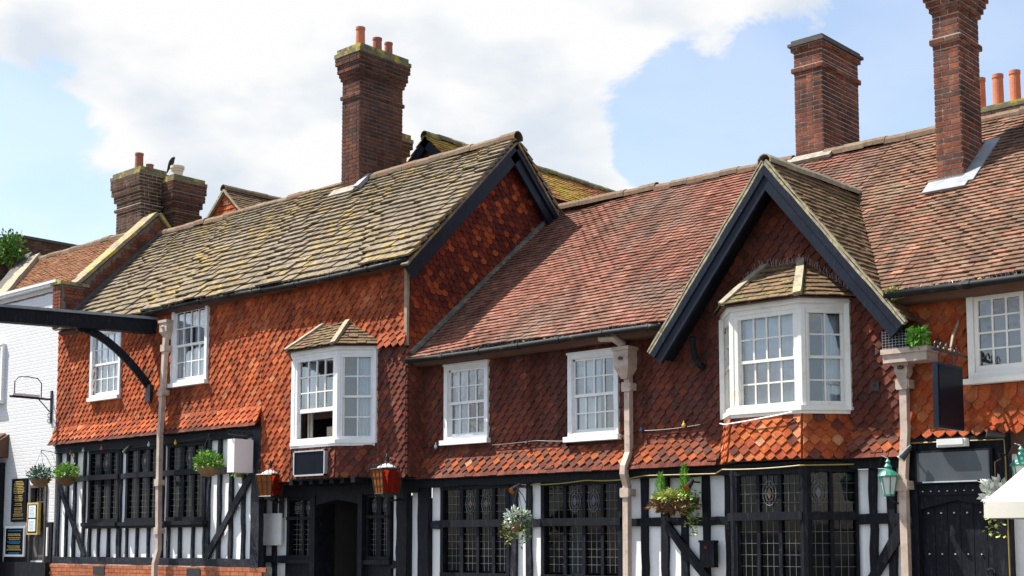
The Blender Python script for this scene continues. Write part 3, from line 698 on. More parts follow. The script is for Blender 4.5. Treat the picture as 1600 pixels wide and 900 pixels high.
# gutter
def gutter(par, pts, r=.046):
    g = MB().tube(pts, r, 8).build('gutter', M['gutter'], par, smooth=True)
    for p in pts[1:-1:1]:
        p = Vector(p); MB().tube([p + Vector((-.03, 0, 0)), p + Vector((.03, 0, 0))], r * 1.22, 8).build('gutter_joint', M['gutter'], g)
    return g
gutter(A, [(x, EY - .03, EZ - .035 + .03 * math.sin(x * .85 + .5)) for x in [-22.6 + i * .93 for i in range(9)]])
def spikes(name, par, pts, h=.07, fan=.03, step=.028):
    m = MB()
    for p, q in zip(pts, pts[1:]):
        p, q = Vector(p), Vector(q); n = int((q - p).length / step)
        for k in range(n):
            b = p.lerp(q, k / n); t = b + Vector((R.uniform(-fan, fan), R.uniform(-fan, fan), h * R.uniform(.8, 1.1))); r = .0016
            m.add([b + Vector((-r, 0, 0)), b + Vector((r, 0, 0)), t + Vector((r, 0, 0)), t + Vector((-r, 0, 0)), b + Vector((0, -r, 0)), b + Vector((0, r, 0)), t + Vector((0, r, 0)), t + Vector((0, -r, 0))], [(0, 1, 2, 3), (4, 5, 6, 7)])
    return m.build(name, M['alu'], par, kind='stuff')
spikes('bird_spikes', A, [(-19.3, EY - .02, EZ + .0), (-15.2, EY - .02, EZ + .0)])
# parapet gable on the left with coping and kneeler
par_ = MB().prism([(-26.32, -.02, 6.3), (-26.32, .30, 7.08), (-26.32, 2.2, 8.95), (-26.32, 4.2, 6.95), (-26.32, 4.2, 6.3)], (.3, 0, 0)).box(-26.36, -26.03, -.06, .5, 6.35, 7.1).build('parapet', M['mortar_dark'], A)
rP = []
for j in range(34):
    z = 6.38 + j * .075
    ya = -.05 if z < 7.05 else max(-.05, (z - 6.66) / 1.0); yb = (8.86 - z) / .98 + 2.2
    y = ya + R.uniform(0, .1)
    while y < yb:
        w = R.choice((.1075, .215, .215)); rP.append((mtx((-26.04, y, z), (0, w - .01, 0), (.03 + R.uniform(0, .006), 0, 0), (0, 0, .064)), ('cube', 0, 0, 0, 0, 0), None, score(Vector((-26, y, z)), Vector((1, 0, 0))))); y += w
    if z < 7.05:
        x = -26.36
        while x < -26.06: rP.append((mtx((x, -.085, z), (.1, 0, 0), (0, .03, 0), (0, 0, .064)), ('cube', 0, 0, 0, 0, 0), None, score(Vector((x, -.08, z)), Vector((0, -1, 0))))); x += .11
finish(rP, 'brick', 'bricks', par_, M['brick_red'], 60)
for a, b in (((-26.17, .30, 7.13), (-26.17, 2.2, 9.0)), ((-26.17, 2.2, 9.0), (-26.17, 4.2, 7.0))):
    d = (Vector(b) - Vector(a)).normalized(); MB().bar(a, b, .46, .075, (0, -d.z, d.y) if True else 0, .012, 9).build('coping_stone', M['coping'], par_)
MB().box(-26.42, -25.98, -.12, .56, 7.1, 7.17).build('kneeler', M['coping'], par_)
edge_strip(roofA, 'flashing', FRA, -26.03, -25.86, .0, LA + .05, .03, .10, M['cap_dark'])
# chimney on the ridge
ch1 = chimney(A, -19.46, -18.94, 2.05, 3.15, 8.1, [(8.1, 10.13, 0), (10.13, 10.2, .03), (10.2, 10.5, 0), (10.5, 10.57, .03), (10.57, 10.645, .05), (10.645, 10.8, .075), (10.8, 10.95, .105)], M['brick_dark'], M['mortar_dark'], 220, (10.95, .12, .17), M['moss_cap'])
pot(ch1, -19.24, 2.3, 11.08, .52, .095, M['terracotta']); pot(ch1, -19.22, 2.72, 11.08, .42, .095, M['terracotta_dark']); pot(ch1, -19.2, 3.0, 11.08, .40, .085, M['terracotta_dark'])
edge_strip(ch1, 'cement_flaunching', FRA, -19.62, -18.90, LA - .50, LA - .28, .07, .11, M['flaunch'])
edge_strip(ch1, 'lead_flashing', FRA, -18.95, -18.80, LA - .40, LA + .02, .05, .13, M['lead'])
c2 = chimney(A, -20.95, -20.36, 4.2, 4.6, 7.0, [(7.0, 9.75, 0), (9.75, 9.9, .05), (9.9, 10.03, .09)], M['brick_dark'], M['mortar_dark'], 0, (10.03, .10, .18), M['moss_cap'])
# rear wings with ridges running back
def wing(par, x, y0, y1, zr, hwid, slope, mat, face, barge=None, wname='rear_wing'):
    ze = zr - hwid * slope
    w = MB().prism([(x - hwid, y0 + .06, ze - 1.4), (x + hwid, y0 + .06, ze - 1.4), (x + hwid, y0 + .06, ze), (x, y0 + .06, zr - .03), (x - hwid, y0 + .06, ze)], (0, y1 - y0, 0)).build(wname, M['backing'], par)
    d = Vector((-1, 0, slope)).normalized(); LL = math.hypot(hwid + .1, (hwid + .1) * slope)
    F = fr((x + hwid + .1, 0, ze - .1 * slope), (0, 1, 0), d)
    rr = lay(F, [(y0 - .08, 0), (y1, 0), (y1, LL), (y0 - .08, LL)], .165, .1, 'plain', jit=1.4)
    F2 = fr((x - hwid - .1, 0, ze - .1 * slope), (0, -1, 0), (1, 0, slope))
    rr += lay(F2, [(-y1, 0), (-y0 + .08, 0), (-y0 + .08, LL), (-y1, LL)], .165, .1, 'plain')
    finish(rr, 'roof_tile', 'roof_tiles', w, mat, 60)
    ridge(w, (x, y0 - .1, zr + .02), (x, y1, zr + .02), M['moss_cap'] if mat is M['clay_yellow'] else M['ridge_clay'], .1)
    if face: 
        F3 = fr((x, y0 + .03, 0), X1); finish(lay(F3, [(-hwid, ze - .6), (hwid, ze - .6), (hwid, ze), (0, zr), (-hwid, ze)], .165, .105, 'plain', v0=ze - .63), 'hung_tile', 'hung_tiles', w, M['hung_bright'], 60)
    for s in (-1, 1):
        dd = Vector((-s * 1, 0, slope)).normalized(); nn = Vector((s * slope, 0, 1)).normalized()
        a = Vector((x + s * (hwid + .1), y0 - .02, ze - .1 * slope)); b = Vector((x, y0 - .02, zr))
        if barge: MB().bar(a - nn * .09, b - nn * .09, .17, .06, (0, -1, 0)).build('bargeboard', M['black_board'], w)
        else: MB().bar(a - nn * .0, b - nn * .0, .05, .07, (0, -1, 0), .006, 8).build('verge_mortar', M['hip_stone'], w)
    return w
wing(A, -18.28, 3.2, 9.1, 9.42, .85, .93, M['clay_yellow'], False, True)
wing(A, -23.95, 2.6, 5.2, 9.27, .82, .90, M['clay_mossy'], True)

# windows of the upper floor
def at(F, u, v, n=.045): O, U, V, N = F; return (O + U * u + V * v + N * n, U, V, N)
sash(A, at(FA, W1[0], W1[1]), W1[2] - W1[0], W1[3] - W1[1], sx=(.0, .0), curt=((.0, 1),))
sash(A, at(FA, W2[0], W2[1]), W2[2] - W2[0], W2[3] - W2[1], sx=(.02, .02), curt=((0, .3), (.5, 1)))

# bay window builder (canted, white, hipped little roof)
def bay(par, x0, x1, yf, yw, c, zs, zh, zt, opened, mat, roofmat, nm):
    def ring(d): return [Vector((x0 - c - d * 1.0, yw, 0)), Vector((x0 - d * .41, yf - d, 0)), Vector((x1 + d * .41, yf - d, 0)), Vector((x1 + c + d * 1.0, yw, 0))]
    def plate(m, d, a, b):
        p = ring(d); m.prism([q + Vector((0, 0, a)) for q in p], (0, 0, b - a))
    Z = Vector((0, 0, 1)); P = ring(0)
    fm = MB(); plate(fm, .03, zh, zh + .07); plate(fm, .075, zh + .06, zh + .115)
    for q in (P[1], P[2]): fm.lathe((q.x, q.y + .03, zs), [(.062, 0), (.062, zh - zs)], 8, rad(22.5))
    for xe in (x0 - c, x1 + c): fm.box(xe - .035, xe + .035, yw - .075, yw + .02, zs - .06, zh + .06)
    o = fm.build('bay_window', M[mat], par)
    sm = MB(); plate(sm, .07, zs - .06, zs); plate(sm, .04, zs - .10, zs - .055); sm.build('sill', M[mat], o)
    for k, (a, b) in enumerate(((P[0], P[1]), (P[1], P[2]), (P[2], P[3]))):
        F = fr(a + Z * zs, b - a); w = (b - a).length; h = zh - zs
        cols = 4 if k == 1 else 2
        m = MB(); s0 = .055 if k else .02; e0 = .055 if k < 2 else .06
        m.fbox(F, 0, s0 + .03, 0, h, -.07, .02); m.fbox(F, w - e0 - .03, w, 0, h, -.07, .02); m.fbox(F, s0, w - e0, h - .055, h, -.069, .018); m.fbox(F, s0, w - e0, 0, .055, -.069, .018)
        u0, u1 = s0 + .03, w - e0 - .03; v0, v1 = .055, h - .055; mid = (v0 + v1) / 2
        if k == 1 and opened:
            lo = v0 + (v1 - v0) * .36
            m.fbox(F, u0, u1, lo - .035, lo + .03, -.07, -.01); m.fbox(F, u0, u0 + .03, lo, v1, -.04, 0); m.fbox(F, u1 - .03, u1, lo, v1, -.04, 0)
            m.build('sash_frame', M[mat], o)
            glaze(o, F, u0 + .03, u1 - .03, lo + .03, v1, 4, 3, -.03, mat=mat)
            MB().fbox(F, u0 + .45 * (u1 - u0), u0 + .8 * (u1 - u0), v0 + .0, v0 + .2, -.3, -.28).build('cushion', M['hip_stone'], o)
            for uu in (.12, .2, .9): MB().fbox(F, u0 + uu * (u1 - u0), u0 + (uu + .05) * (u1 - u0), v0, lo, -.14, -.12).build('curtain', M['drape'], o)
        else:
            for lo_, hi_, n in ((v0, mid, -.055), (mid, v1, -.03)): m.fbox(F, u0, u0 + .028, lo_, hi_, n - .02, n + .018); m.fbox(F, u1 - .028, u1, lo_, hi_, n - .02, n + .018)
            m.fbox(F, u0, u1, mid - .018, mid + .018, -.07, -.008); m.build('sash_frame', M[mat], o)
            glaze(o, F, u0 + .028, u1 - .028, v0, mid - .018, cols, 2, -.055, mat=mat); glaze(o, F, u0 + .028, u1 - .028, mid + .018, v1, cols, 2, -.03, mat=mat)
        if k: curtain(o, F, u0 + (.0 if k == 1 else .5 * (u1 - u0)), u1 if k == 2 else u0 + (u1 - u0) * (1 if not opened else .3), v0 if not (k == 1 and opened) else v0 + .5, v1, -.15, folds=5)
    F = fr((0, yw, 0), X1); room(o, F, x0 - .32, x1 + .32, zs, zh, -.02, -1.4)
    MB().prism([q + Z * (zs - .02) for q in ring(-.05)], (0, 0, .015)).build('floor', M['room'], o)
    # little hipped roof: three tiled slopes
    zb = zh + .115; E = ring(.15); T = [Vector((x0 + .24, yw, zt)), Vector((x1 - .22, yw, zt))]
    E = [e + Z * zb for e in E]
    br = MB().add([E[0], E[1], E[2], E[3], T[0], T[1]], [(1, 2, 5, 4), (0, 1, 4), (2, 3, 5), (0, 3, 2, 1), (0, 4, 5, 3)]).build('bay_roof', M['backing'], par)
    rr = []
    for pts in ([E[1], E[2], T[1], T[0]], [E[0], E[1], T[0]], [E[2], E[3], T[1]]):
        U = (pts[1] - pts[0]).normalized(); nn = (pts[1] - pts[0]).cross(pts[2] - pts[0]).normalized(); Vv = nn.cross(U)
        F = (pts[0], U, Vv, nn); rr += lay(F, [((p - pts[0]).dot(U), (p - pts[0]).dot(Vv)) for p in pts], .15, .092, 'plain', t=.014, jit=1.5)
    finish(rr, 'roof_tile', 'roof_tiles', br, roofmat, 60)
    for a, b in ((E[1], T[0]), (E[2], T[1])):
        nn = Vector((0, -.6, 1)) if a is E[2] else Vector((0, -.6, 1))
        MB().bar(a + Z * .015, b + Z * .03, .10, .05, nn, .006, 6).build('hip_capping', M['hip_stone'], br)
    return o, ring
bay1, ring1 = bay(A, BX0, BX1, BY, 0, BC, 3.27, 4.66, 5.24, True, 'white_paint', M['clay_mossy'], 'b')
def apron(par, ring, d0, d1, z0, z1, mat, w=.15, g=.09, kind='point', n=120):
    P0 = [q + Vector((0, 0, z1)) for q in ring(d0)]; P1 = [q + Vector((0, 0, z0)) for q in ring(d1)]
    back = MB().add(P1 + [p + Vector((0, .0, 0)) for p in P0], [(0, 1, 5, 4), (1, 2, 6, 5), (2, 3, 7, 6), (0, 3, 2, 1)]).build('apron', M['backing'], par)
    rr = []
    for k in range(3):
        pts = [P1[k], P1[k + 1], P0[k + 1], P0[k]]; U = (pts[1] - pts[0]).normalized(); nn = (pts[1] - pts[0]).cross(pts[3] - pts[0]).normalized(); Vv = nn.cross(U)
        rr += lay((pts[0], U, Vv, nn), [((p - pts[0]).dot(U), (p - pts[0]).dot(Vv)) for p in pts], w, g, kind, v0=-.02)
    finish(rr, 'hung_tile', 'hung_tiles', back, mat, n); return back
apron(A, ring1, -.0, .03, 2.66, 3.18, M['hung_red'], kind='spade')
for k in range(7):
    x = -17.85 + k * .26; MB().box(x, x + .09, -.36, .25, 2.575, 2.66).build('joist_end', M['black'], A)
MB().prism([q + Vector((0, 0, 2.64)) for q in ring1(-.03)], (0, 0, .02)).build('jetty_board', M['black'], A)
MB().box(-19.06, -15.36, .0, .45, 2.625, 2.65).build('jetty_board', M['black'], A)

# timber storey on the left of A
YA = .06
timber(A, 'beam', (-26.15, YA, 3.57), (-19.05, YA, 3.57), .17, .10, mat='black')
MB().box(-26.15, -19.06, -.08, .1, 3.645, 3.665).build('jetty_board', M['black'], A)
timber(A, 'sill_beam', (-26.13, YA, 1.27), (-19.06, YA, 1.27), .14, .09)
framing(A, YA, -26.13, -24.85, 1.33, 3.5, [(-26.07, .10), (-25.73, .07), (-25.42, .07), (-25.07, .07)], [(2.94, .115)])
timber(A, 'brace', (-26.02, .03, 2.84), (-24.9, .03, 1.34), .10, .045)
framing(A, YA, -23.70, -23.46, 1.33, 3.5, [(-23.68, .05)], [(2.94, .10)])
framing(A, YA, -22.26, -22.02, 1.33, 3.5, [(-22.22, .09)], [(2.94, .10)])
framing(A, YA, -20.77, -19.30, 1.33, 3.5, [(-20.72, .09), (-20.37, .085), (-20.02, .085), (-19.64, .085)], [(2.93, .12)])
timber(A, 'brace', (-19.34, .03, 2.86), (-20.68, .03, 1.36), .13, .05)
timber(A, 'post', (-19.19, .05, 1.2), (-19.19, .05, 3.6), .24, .10, mat='black_worn')
for (a, b, mu) in ((-24.85, -23.70, (-24.43, -24.06)), (-23.46, -22.26, (-23.03, -22.67)), (-22.02, -20.77, (-21.52, -21.18))):
    fw_ = .075; li = [(a + fw_, mu[0] - .035), (mu[0] + .035, mu[1] - .035), (mu[1] + .035, b - fw_)]
    leaded(A, at(FA, 0, 0) if False else fr((0, YA - .02, 0), X1), a, b, 2.03, 3.5, li, [(2.10, 2.89), (2.99, 3.43)], fr_=.075, med=(1,), curt=((a + .05, b - .05, 2.08, 3.45),))
    m = MB().box(a - .07, b + .07, -.10, .08, 1.955, 2.03).box(a - .04, b + .04, -.05, .08, 1.91, 1.956).build('window_sill', M['black'], A)
    xs = [a + .04, a + (b - a) * .34, a + (b - a) * .67, b - .04]
    framing(A, YA, a, b, 1.33, 1.92, [(x, .065) for x in xs], [])
# plinth of red brick
pb = MB().box(-26.15, -19.0, -.03, .2, .13, 1.2).build('plinth', M['mortar'], A); rr = []
for j in range(14):
    x = -26.15 - (j % 2) * .11
    while x < -19.05:
        P = Vector((x, -.052, .14 + j * .0755)); 
        rr.append((mtx(P, (.215, 0, 0), (0, .03, 0), (0, 0, .065)), ('cube', 0, 0, 0, 0, 0), None, score(P, Vector((0, -1, 0))))); x += .225
finish(rr, 'brick', 'bricks', pb, M['brick_plinth'], 120)
for x in (-24.45, -21.2): MB().box(x, x + .42, -.062, -.04, 1.0, 1.16).build('air_vent', M['iron'], pb)

# porch part of A under the jetty
YP = .40; FP = fr((0, YP, 0), X1)
timber(A, 'beam', (-19.5, YP, 2.52), (-15.4, YP, 2.52), .22, .12, mat='black')
framing(A, YP, -19.55, -18.80, .9, 2.42, [(-19.18, .10), (-19.5, .10)], [(1.34, .12)])
leaded(A, fr((0, YP - .02, 0), X1), -18.80, -18.10, 1.34, 2.42, [(-18.66, -18.40), (-18.34, -18.13)], [(1.42, 2.02), (2.07, 2.38)], fr_=.07, med=(0, 1), nx=2, ny=6)
MB().box(-18.86, -18.05, .28, .42, 1.27, 1.34).build('window_sill', M['black'], A)
leaded(A, fr((0, YP - .02, 0), X1), -16.72, -16.14, 1.34, 2.42, [(-16.63, -16.48), (-16.37, -16.21)], [(1.42, 2.02), (2.07, 2.38)], fr_=.06, med=(0, 1), nx=2, ny=6)
MB().box(-16.78, -16.08, .28, .42, 1.27, 1.34).build('window_sill', M['black'], A)
for a, b in ((-18.84, -18.08), (-16.74, -16.12)): MB().box(a, b, YP - .04, YP + .1, .13, 1.27).build('dado_panel', M['black'], A)
framing(A, YP, -16.12, -15.92, .9, 2.42, [], [(1.27, .12)])
timber(A, 'post', (-15.80, YP - .02, .13), (-15.80, YP - .02, 2.6), .24, .10, mat='black')
framing(A, YP, -15.68, -15.45, .9, 2.5, [], [])
# doorway
dm = MB(); dm.box(-18.06, -17.93, YP - .14, YP + .3, .13, 2.42); dm.box(-16.83, -16.72, YP - .14, YP + .3, .13, 2.42)
dm.prism([(-17.93, YP - .12, 2.21), (-17.90, YP - .12, 2.27), (-17.38, YP - .12, 2.345), (-16.86, YP - .12, 2.27), (-16.83, YP - .12, 2.21), (-16.83, YP - .12, 2.42), (-17.93, YP - .12, 2.42)], (0, .3, 0))
dw = dm.build('doorway', M['black'], A)
room(dw, FP, -17.95, -16.81, .1, 2.4, -.3, -2.5)
lf = MB(); F = fr((-17.2, YP + .75, .13), (.42, -.44, 0)); lf.fbox(F, 0, .1, 0, 2.1, -.04, 0); lf.fbox(F, .5, .6, 0, 2.1, -.04, 0); lf.fbox(F, 0, .6, 0, 1.2, -.04, 0); lf.fbox(F, 0, .6, 2.0, 2.1, -.04, 0); lf.build('door_leaf', M['door_wood'], dw)
MB().box(-16.90, -16.87, YP - .0, YP + .02, 1.7, 1.85).build('lock_plate', M['opal'], dw)

# ================================================================== B: clay-tiled inn with the front gable
B = thing('gabled_inn', 'long tile-hung inn with red clay tiled roof and black-edged front gable', 'building', (-10.5, 2, 0))
YB = .35; FB = fr((0, YB, 0), X1)
V1 = (-14.84, 3.20, -13.90, 4.36); V2 = (-12.32, 3.12, -11.41, 4.30); V3w = (-6.38, 3.46, -5.08, 4.47)
CX0, CX1, CY, CC = -9.28, -8.31, -.10, .42; GX = -8.78
hB = [(V1[0], V1[1] - .14, V1[2], V1[3]), (V2[0], V2[1] - .14, V2[2], V2[3]), (V3w[0], V3w[1] - .14, V3w[2], V3w[3])]
hole_wall('wall', M['backing'], B, fr((0, YB + .03, 0), X1), -15.36, -3, 2.6, 4.75, [(v[0] + .02, v[1] + .02, v[2] - .02, v[3] - .02) for v in (V1, V2, V3w)] + [(CX0 - .3, 3.2, CX1 + .3, 4.6)], .06)
MB().prism([(GX - 1.2, YB + .03, 4.6), (GX + 1.2, YB + .03, 4.6), (GX, YB + .03, 6.1)], (0, .06, 0)).build('gable_wall', M['backing'], B)
hb2 = hB + [(CX0 - CC - .02, 2.6, CX1 + CC + .02, 4.50)]
rB = lay(FB, [(-15.36, 2.95), (-11.0, 2.95), (-11.0, 4.62), (-15.36, 4.62)], .15, .09, 'point', t=.018, nb=.040, holes=hb2, v0=2.93)
rB += lay(FB, [(-11.0, 2.95), (-7.2, 2.95), (-7.2, 4.62), (-11.0, 4.62)], .15, .09, 'point', t=.018, nb=.040, holes=hb2, v0=2.93, u0=-15.36)
rB += lay(FB, [(GX - 1.34, 4.62), (GX + 1.34, 4.62), (GX, 6.28)], .15, .09, 'point', t=.018, nb=.040, holes=hb2, v0=2.93 + .09 * 18, u0=-15.36)
fw = MB().box(-15.36, -7.2, YB + .1, YB + .11, 2.7, 4.6).build('hung_wall', M['backing'], B)
finish(rB, 'hung_tile', 'hung_tiles', fw, M['hung_red'], 300)
rS, _, _ = skirt(YB - .005, 2.98, YB - .13, 2.62, -15.36, -9.72, w=.145, g=.09, kind='point', v0=.05)
rS += skirt(YB - .005, 2.98, YB - .13, 2.62, CX1 + CC - .05, -7.2, w=.145, g=.09, kind='point', v0=.05, u0=-15.36)[0]
sk = MB().prism([(-15.36, YB + .03, 2.98), (-15.36, YB - .12, 2.62), (-15.36, YB + .1, 2.62)], (8.16, 0, 0)).build('tile_skirt', M['backing'], B)
finish(rS, 'hung_tile', 'hung_tiles', sk, M['hung_skirt'], 120)
pl = skirt(YB - .01, 2.9, YB - .145, 2.60, -15.36, -9.75, w=.165, g=.07, kind='plain')[0] + skirt(YB - .01, 2.9, YB - .145, 2.60, CX1 + CC, -7.2, w=.165, g=.07, kind='plain')[0]
finish([r for r in pl if r[0].translation.z < 2.66], 'eaves_tile', 'eaves_tiles', sk, M['hung_red'], 60)
# right range wall
rR = lay(FB, [(-7.16, 2.95), (-3.0, 2.95), (-3.0, 4.55), (-7.16, 4.55)], .15, .092, 'spade', holes=hB, v0=2.92)
rR += skirt(YB - .005, 2.98, YB - .07, 2.80, -7.16, -3.0, w=.15, g=.092, kind='spade', v0=.0)[0]
rw = MB().box(-7.2, -3, YB + .1, YB + .11, 2.8, 4.6).build('hung_wall', M['backing'], B)
finish(rR, 'hung_tile', 'hung_tiles', rw, M['hung_range'], 220)
for x, z in ((-13.35, 4.28),): MB().box(x, x + .09, YB - .05, YB - .03, z, z + .1).build('vent', M['iron'], B)
MB().box(-7.62, -7.5, YB - .05, YB - .03, 3.42, 3.52).build('vent', M['iron'], B)
sash(B, at(FB, V1[0], V1[1]), V1[2] - V1[0], V1[3] - V1[1], curt=((0, .42),))
sash(B, at(FB, V2[0], V2[1]), V2[2] - V2[0], V2[3] - V2[1], curt=((0, .55),))
def casement(par, F, w, h, n):
    m = MB(); f = .07
    m.fbox(F, 0, f, 0, h, -.1, .04); m.fbox(F, w - f, w, 0, h, -.1, .04); m.fbox(F, f, w - f, h - f, h, -.1, .038); m.fbox(F, f, w - f, 0, f, -.1, .038)
    o = m.build('casement_window', M['cream_paint'], par); cw = (w - 2 * f) / n
    for k in range(n):
        a = f + cw * k; q = MB(); s = .05; q.fbox(F, a + .004, a + s, f, h - f, -.05, .012); q.fbox(F, a + cw - s, a + cw - .004, f, h - f, -.05, .012); q.fbox(F, a + s, a + cw - s, f, f + s * 1.5, -.05, .01); q.fbox(F, a + s, a + cw - s, h - f - s, h - f, -.05, .01)
        q.build('casement', M['cream_paint'], o); glaze(o, F, a + s, a + cw - s, f + s * 1.5, h - f - s, 3, 4, -.02, mat='cream_paint')
    MB().fbox(F, -.06, w + .05, -.06, 0, -.06, .09).build('sill', M['cream_paint'], o)
    room(o, F, .02, w - .02, .02, h - .02, -.1, -.6); curtain(o, F, .08, .3, .1, h - .1, -.2, folds=3); curtain(o, F, w * .46, w * .54, .1, h - .1, -.2, folds=3)
casement(B, at(FB, V3w[0], V3w[1]), V3w[2] - V3w[0], V3w[3] - V3w[1], 2)
# bay of the gable
bay2, ring2 = bay(B, CX0, CX1, CY, YB, CC, 3.27, 4.46, 5.12, False, 'cream_paint', M['clay_mossy'], 'b2')
apron(B, ring2, .0, .07, 2.62, 3.18, M['hung_bright'], n=100)
pts = [p + Vector((0, 0, 5.12)) for p in (Vector((CX0 + .17, YB - .05, 0)), Vector((CX1 - .17, YB - .05, 0)))]
q = ring2(.13)
spikes('bird_spikes', bay2, [q[0] + Vector((.1, -.05, 4.68)), pts[0], pts[1], q[3] + Vector((-.1, -.05, 4.68))], .10, .04, .02)
# roof of the range (one plane, pierced by the gable roof)
BEY, BEZ, BRY, BRZ = -.04, 4.495, 3.5, 7.44
secs = ((-15.34, GX - 1.46, BEY + .03, BEZ - .0), (GX - 1.46, GX + 1.46, .5, BEZ + .41), (GX + 1.46, -2.6, BEY + .03, BEZ - .0))
rm = MB()
for a, b, y, z in secs: rm.prism([(a, y, z - .02), (a, BRY, BRZ - .04), (a, 7.0, 4.5), (a, y + .1, z - .1)], (b - a, 0, 0))
roofB = rm.build('roof', M['backing'], B)
sB = (BRZ - BEZ) / (BRY - BEY); LB = math.hypot(BRY - BEY, BRZ - BEZ)
FRL = fr((0, BEY, BEZ), X1, (0, 1, sB))
wavB = lambda x, v: .022 * math.sin(x * .9) + .014 * math.sin(x * 2.2 + v * 1.4)
gy = 2.26; gv = (gy - BEY) * math.hypot(1, sB)      # where the gable ridge runs into the slope
rb = lay(FRL, [(-15.33, 0), (GX - 1.48, 0), (GX, gv), (GX, LB), (-15.33, LB)], .16, .098, 'plain', t=.021, nb=.040, wav=wavB, jit=1.0)
finish(rb, 'roof_tile', 'roof_tiles', roofB, M['clay_roof'], 190)
rb = lay(FRL, [(GX + 1.48, 0), (-2.6, 0), (-2.6, LB), (GX, LB), (GX, gv)], .16, .098, 'plain', t=.021, nb=.040, wav=wavB, jit=1.2)
finish(rb, 'roof_tile', 'roof_tiles', roofB, M['clay_roof_right'], 110)
ridge(roofB, (-15.33, BRY, BRZ + .09), (-10.46, BRY, BRZ + .03), M['ridge_clay'], .11, .33)
ridge(roofB, (-9.9, BRY, BRZ + .02), (-2.6, BRY, BRZ - .06), M['ridge_clay'], .11, .33)
# lead strip where this roof meets the taller house
edge_strip(roofB, 'flashing', FRL, -15.35, -15.24, .1, LB, .03, .085, M['flash'])
gutter(B, [(x, BEY - .05, BEZ - .03 + .015 * math.sin(x)) for x in [-15.3 + i * .78 for i in range(7)]] + [(-10.4, BEY - .05, BEZ - .03)], .043)
gutter(B, [(-7.2, BEY - .05, BEZ - .02), (-6.2, BEY - .05, BEZ - .02), (-5.2, BEY - .05, BEZ - .02), (-2.7, BEY - .05, BEZ - .02)], .043)
spikes('bird_spikes', B, [(-14.6, BEY - .05, BEZ), (-12.6, BEY - .05, BEZ)]); spikes('bird_spikes', B, [(-11.6, BEY - .05, BEZ), (-10.6, BEY - .05, BEZ)]); spikes('bird_spikes', B, [(-6.9, BEY - .05, BEZ), (-4, BEY - .05, BEZ)])
# gable roof
GF = -.06; GZ = 6.37; GS = 1.243; FZ = 4.16; hwG = (GZ - FZ) / GS
gr = MB().prism([(GX - hwG + .06, GF + .05, FZ), (GX, GF + .05, GZ - .08), (GX + hwG - .06, GF + .05, FZ), (GX + hwG - .12, GF + .05, FZ - .0), (GX, GF + .05, GZ - .16), (GX - hwG + .12, GF + .05, FZ)], (0, .42, 0))
gr.prism([(GX - 1.44, .36, 4.46), (GX, .36, GZ - .08), (GX + 1.44, .36, 4.46)], (0, 1.95, 0))
gr.build('gable_roof', M['backing'], B)
groof = gr
gobj = bpy.data.objects['gable_roof']
LG = math.hypot(hwG, GZ - FZ)
def gslope(s):
    if s > 0: return fr((GX + hwG, 0, FZ), (0, 1, 0), (-1, 0, GS))
    return fr((GX - hwG, 0, FZ), (0, -1, 0), (1, 0, GS))
vE = (BEZ - FZ) / math.sin(math.atan(GS))
rg = lay(gslope(1), [(GF - .03, 0), (.30, 0), (.30, vE), (GF - .03, vE)], .16, .098, 'plain', t=.021, nb=.040, jit=1.5)
rg += lay(gslope(1), [(GF - .03, vE), (.16, vE), (gy + .06, LG), (GF - .03, LG)], .16, .098, 'plain', t=.021, nb=.040, jit=1.5, v0=vE - .004)
rg += lay(gslope(-1), [(-gy - .06, LG), (-.16, vE), (-GF + .03, vE), (-GF + .03, LG)], .16, .098, 'plain', t=.021, nb=.040, jit=1.5)
finish(rg, 'roof_tile', 'roof_tiles', gobj, M['clay_mossy'], 120)
ridge(gobj, (GX, GF - .04, GZ + .02), (GX, gy + .1, GZ + .05), M['hip_stone'], .1, .4)
for s in (-1, 1):
    a = Vector((GX + s * (hwG + .03), GF - .0, FZ - .04)); b = Vector((GX, GF - .0, GZ)); nn = Vector((s * GS, 0, 1)).normalized()
    dirv = (b - a).normalized()
    # mitred bargeboard, two fasciae and a moulding
    def board(o0, o1, y0, y1, name, mat):
        # strip between offsets o0,o1 (below the roof line) cut plumb on the centre line
        k = 1 / abs(nn.z)
        pts = [a - nn * o0, Vector((GX, a.y, GZ - o0 * k)), Vector((GX, a.y, GZ - o1 * k)), a - nn * o1]
        MB().prism([Vector((p.x, y0, p.z)) for p in pts], (0, y1 - y0, 0)).build(name, M[mat], gobj)
    board(.02, .22, GF - .02, GF + .04, 'bargeboard', 'black_board'); board(.02, .10, GF - .045, GF - .018, 'barge_moulding', 'black_board')
    MB().bar(a + nn * .0 + Vector((0, -.045, 0)), b + nn * .0 + Vector((0, -.045, 0)), .03, .06, (0, 1, 0), .006, 22).build('verge_mortar', M['verge'], gobj)
    MB().bar(a + nn * .035 + Vector((0, -.05, 0)), b + nn * .035 + Vector((0, -.05, 0)), .02, .06, (0, 1, 0), .006, 22).build('verge_mortar', M['verge'], gobj)
    # soffit from the barge back to the wall
    MB().add([a - nn * .12 + Vector((0, .03, 0)), b - nn * .12 + Vector((0, .03, 0)), b - nn * .12 + Vector((0, .44, 0)), a - nn * .12 + Vector((0, .44, 0))], [(0, 1, 2, 3)]).build('soffit', M['black'], gobj)
MB().tube([(-10.0, YB, 3.9), (-10.02, YB - .12, 3.96), (-10.05, YB - .2, 4.1), (-10.0, YB - .3, 4.3)], .045, 6).build('gable_bracket', M['black'], gobj)
MB().box(-7.26, -7.06, .05, YB, 3.9, 4.05).build('gable_bracket', M['black'], gobj)
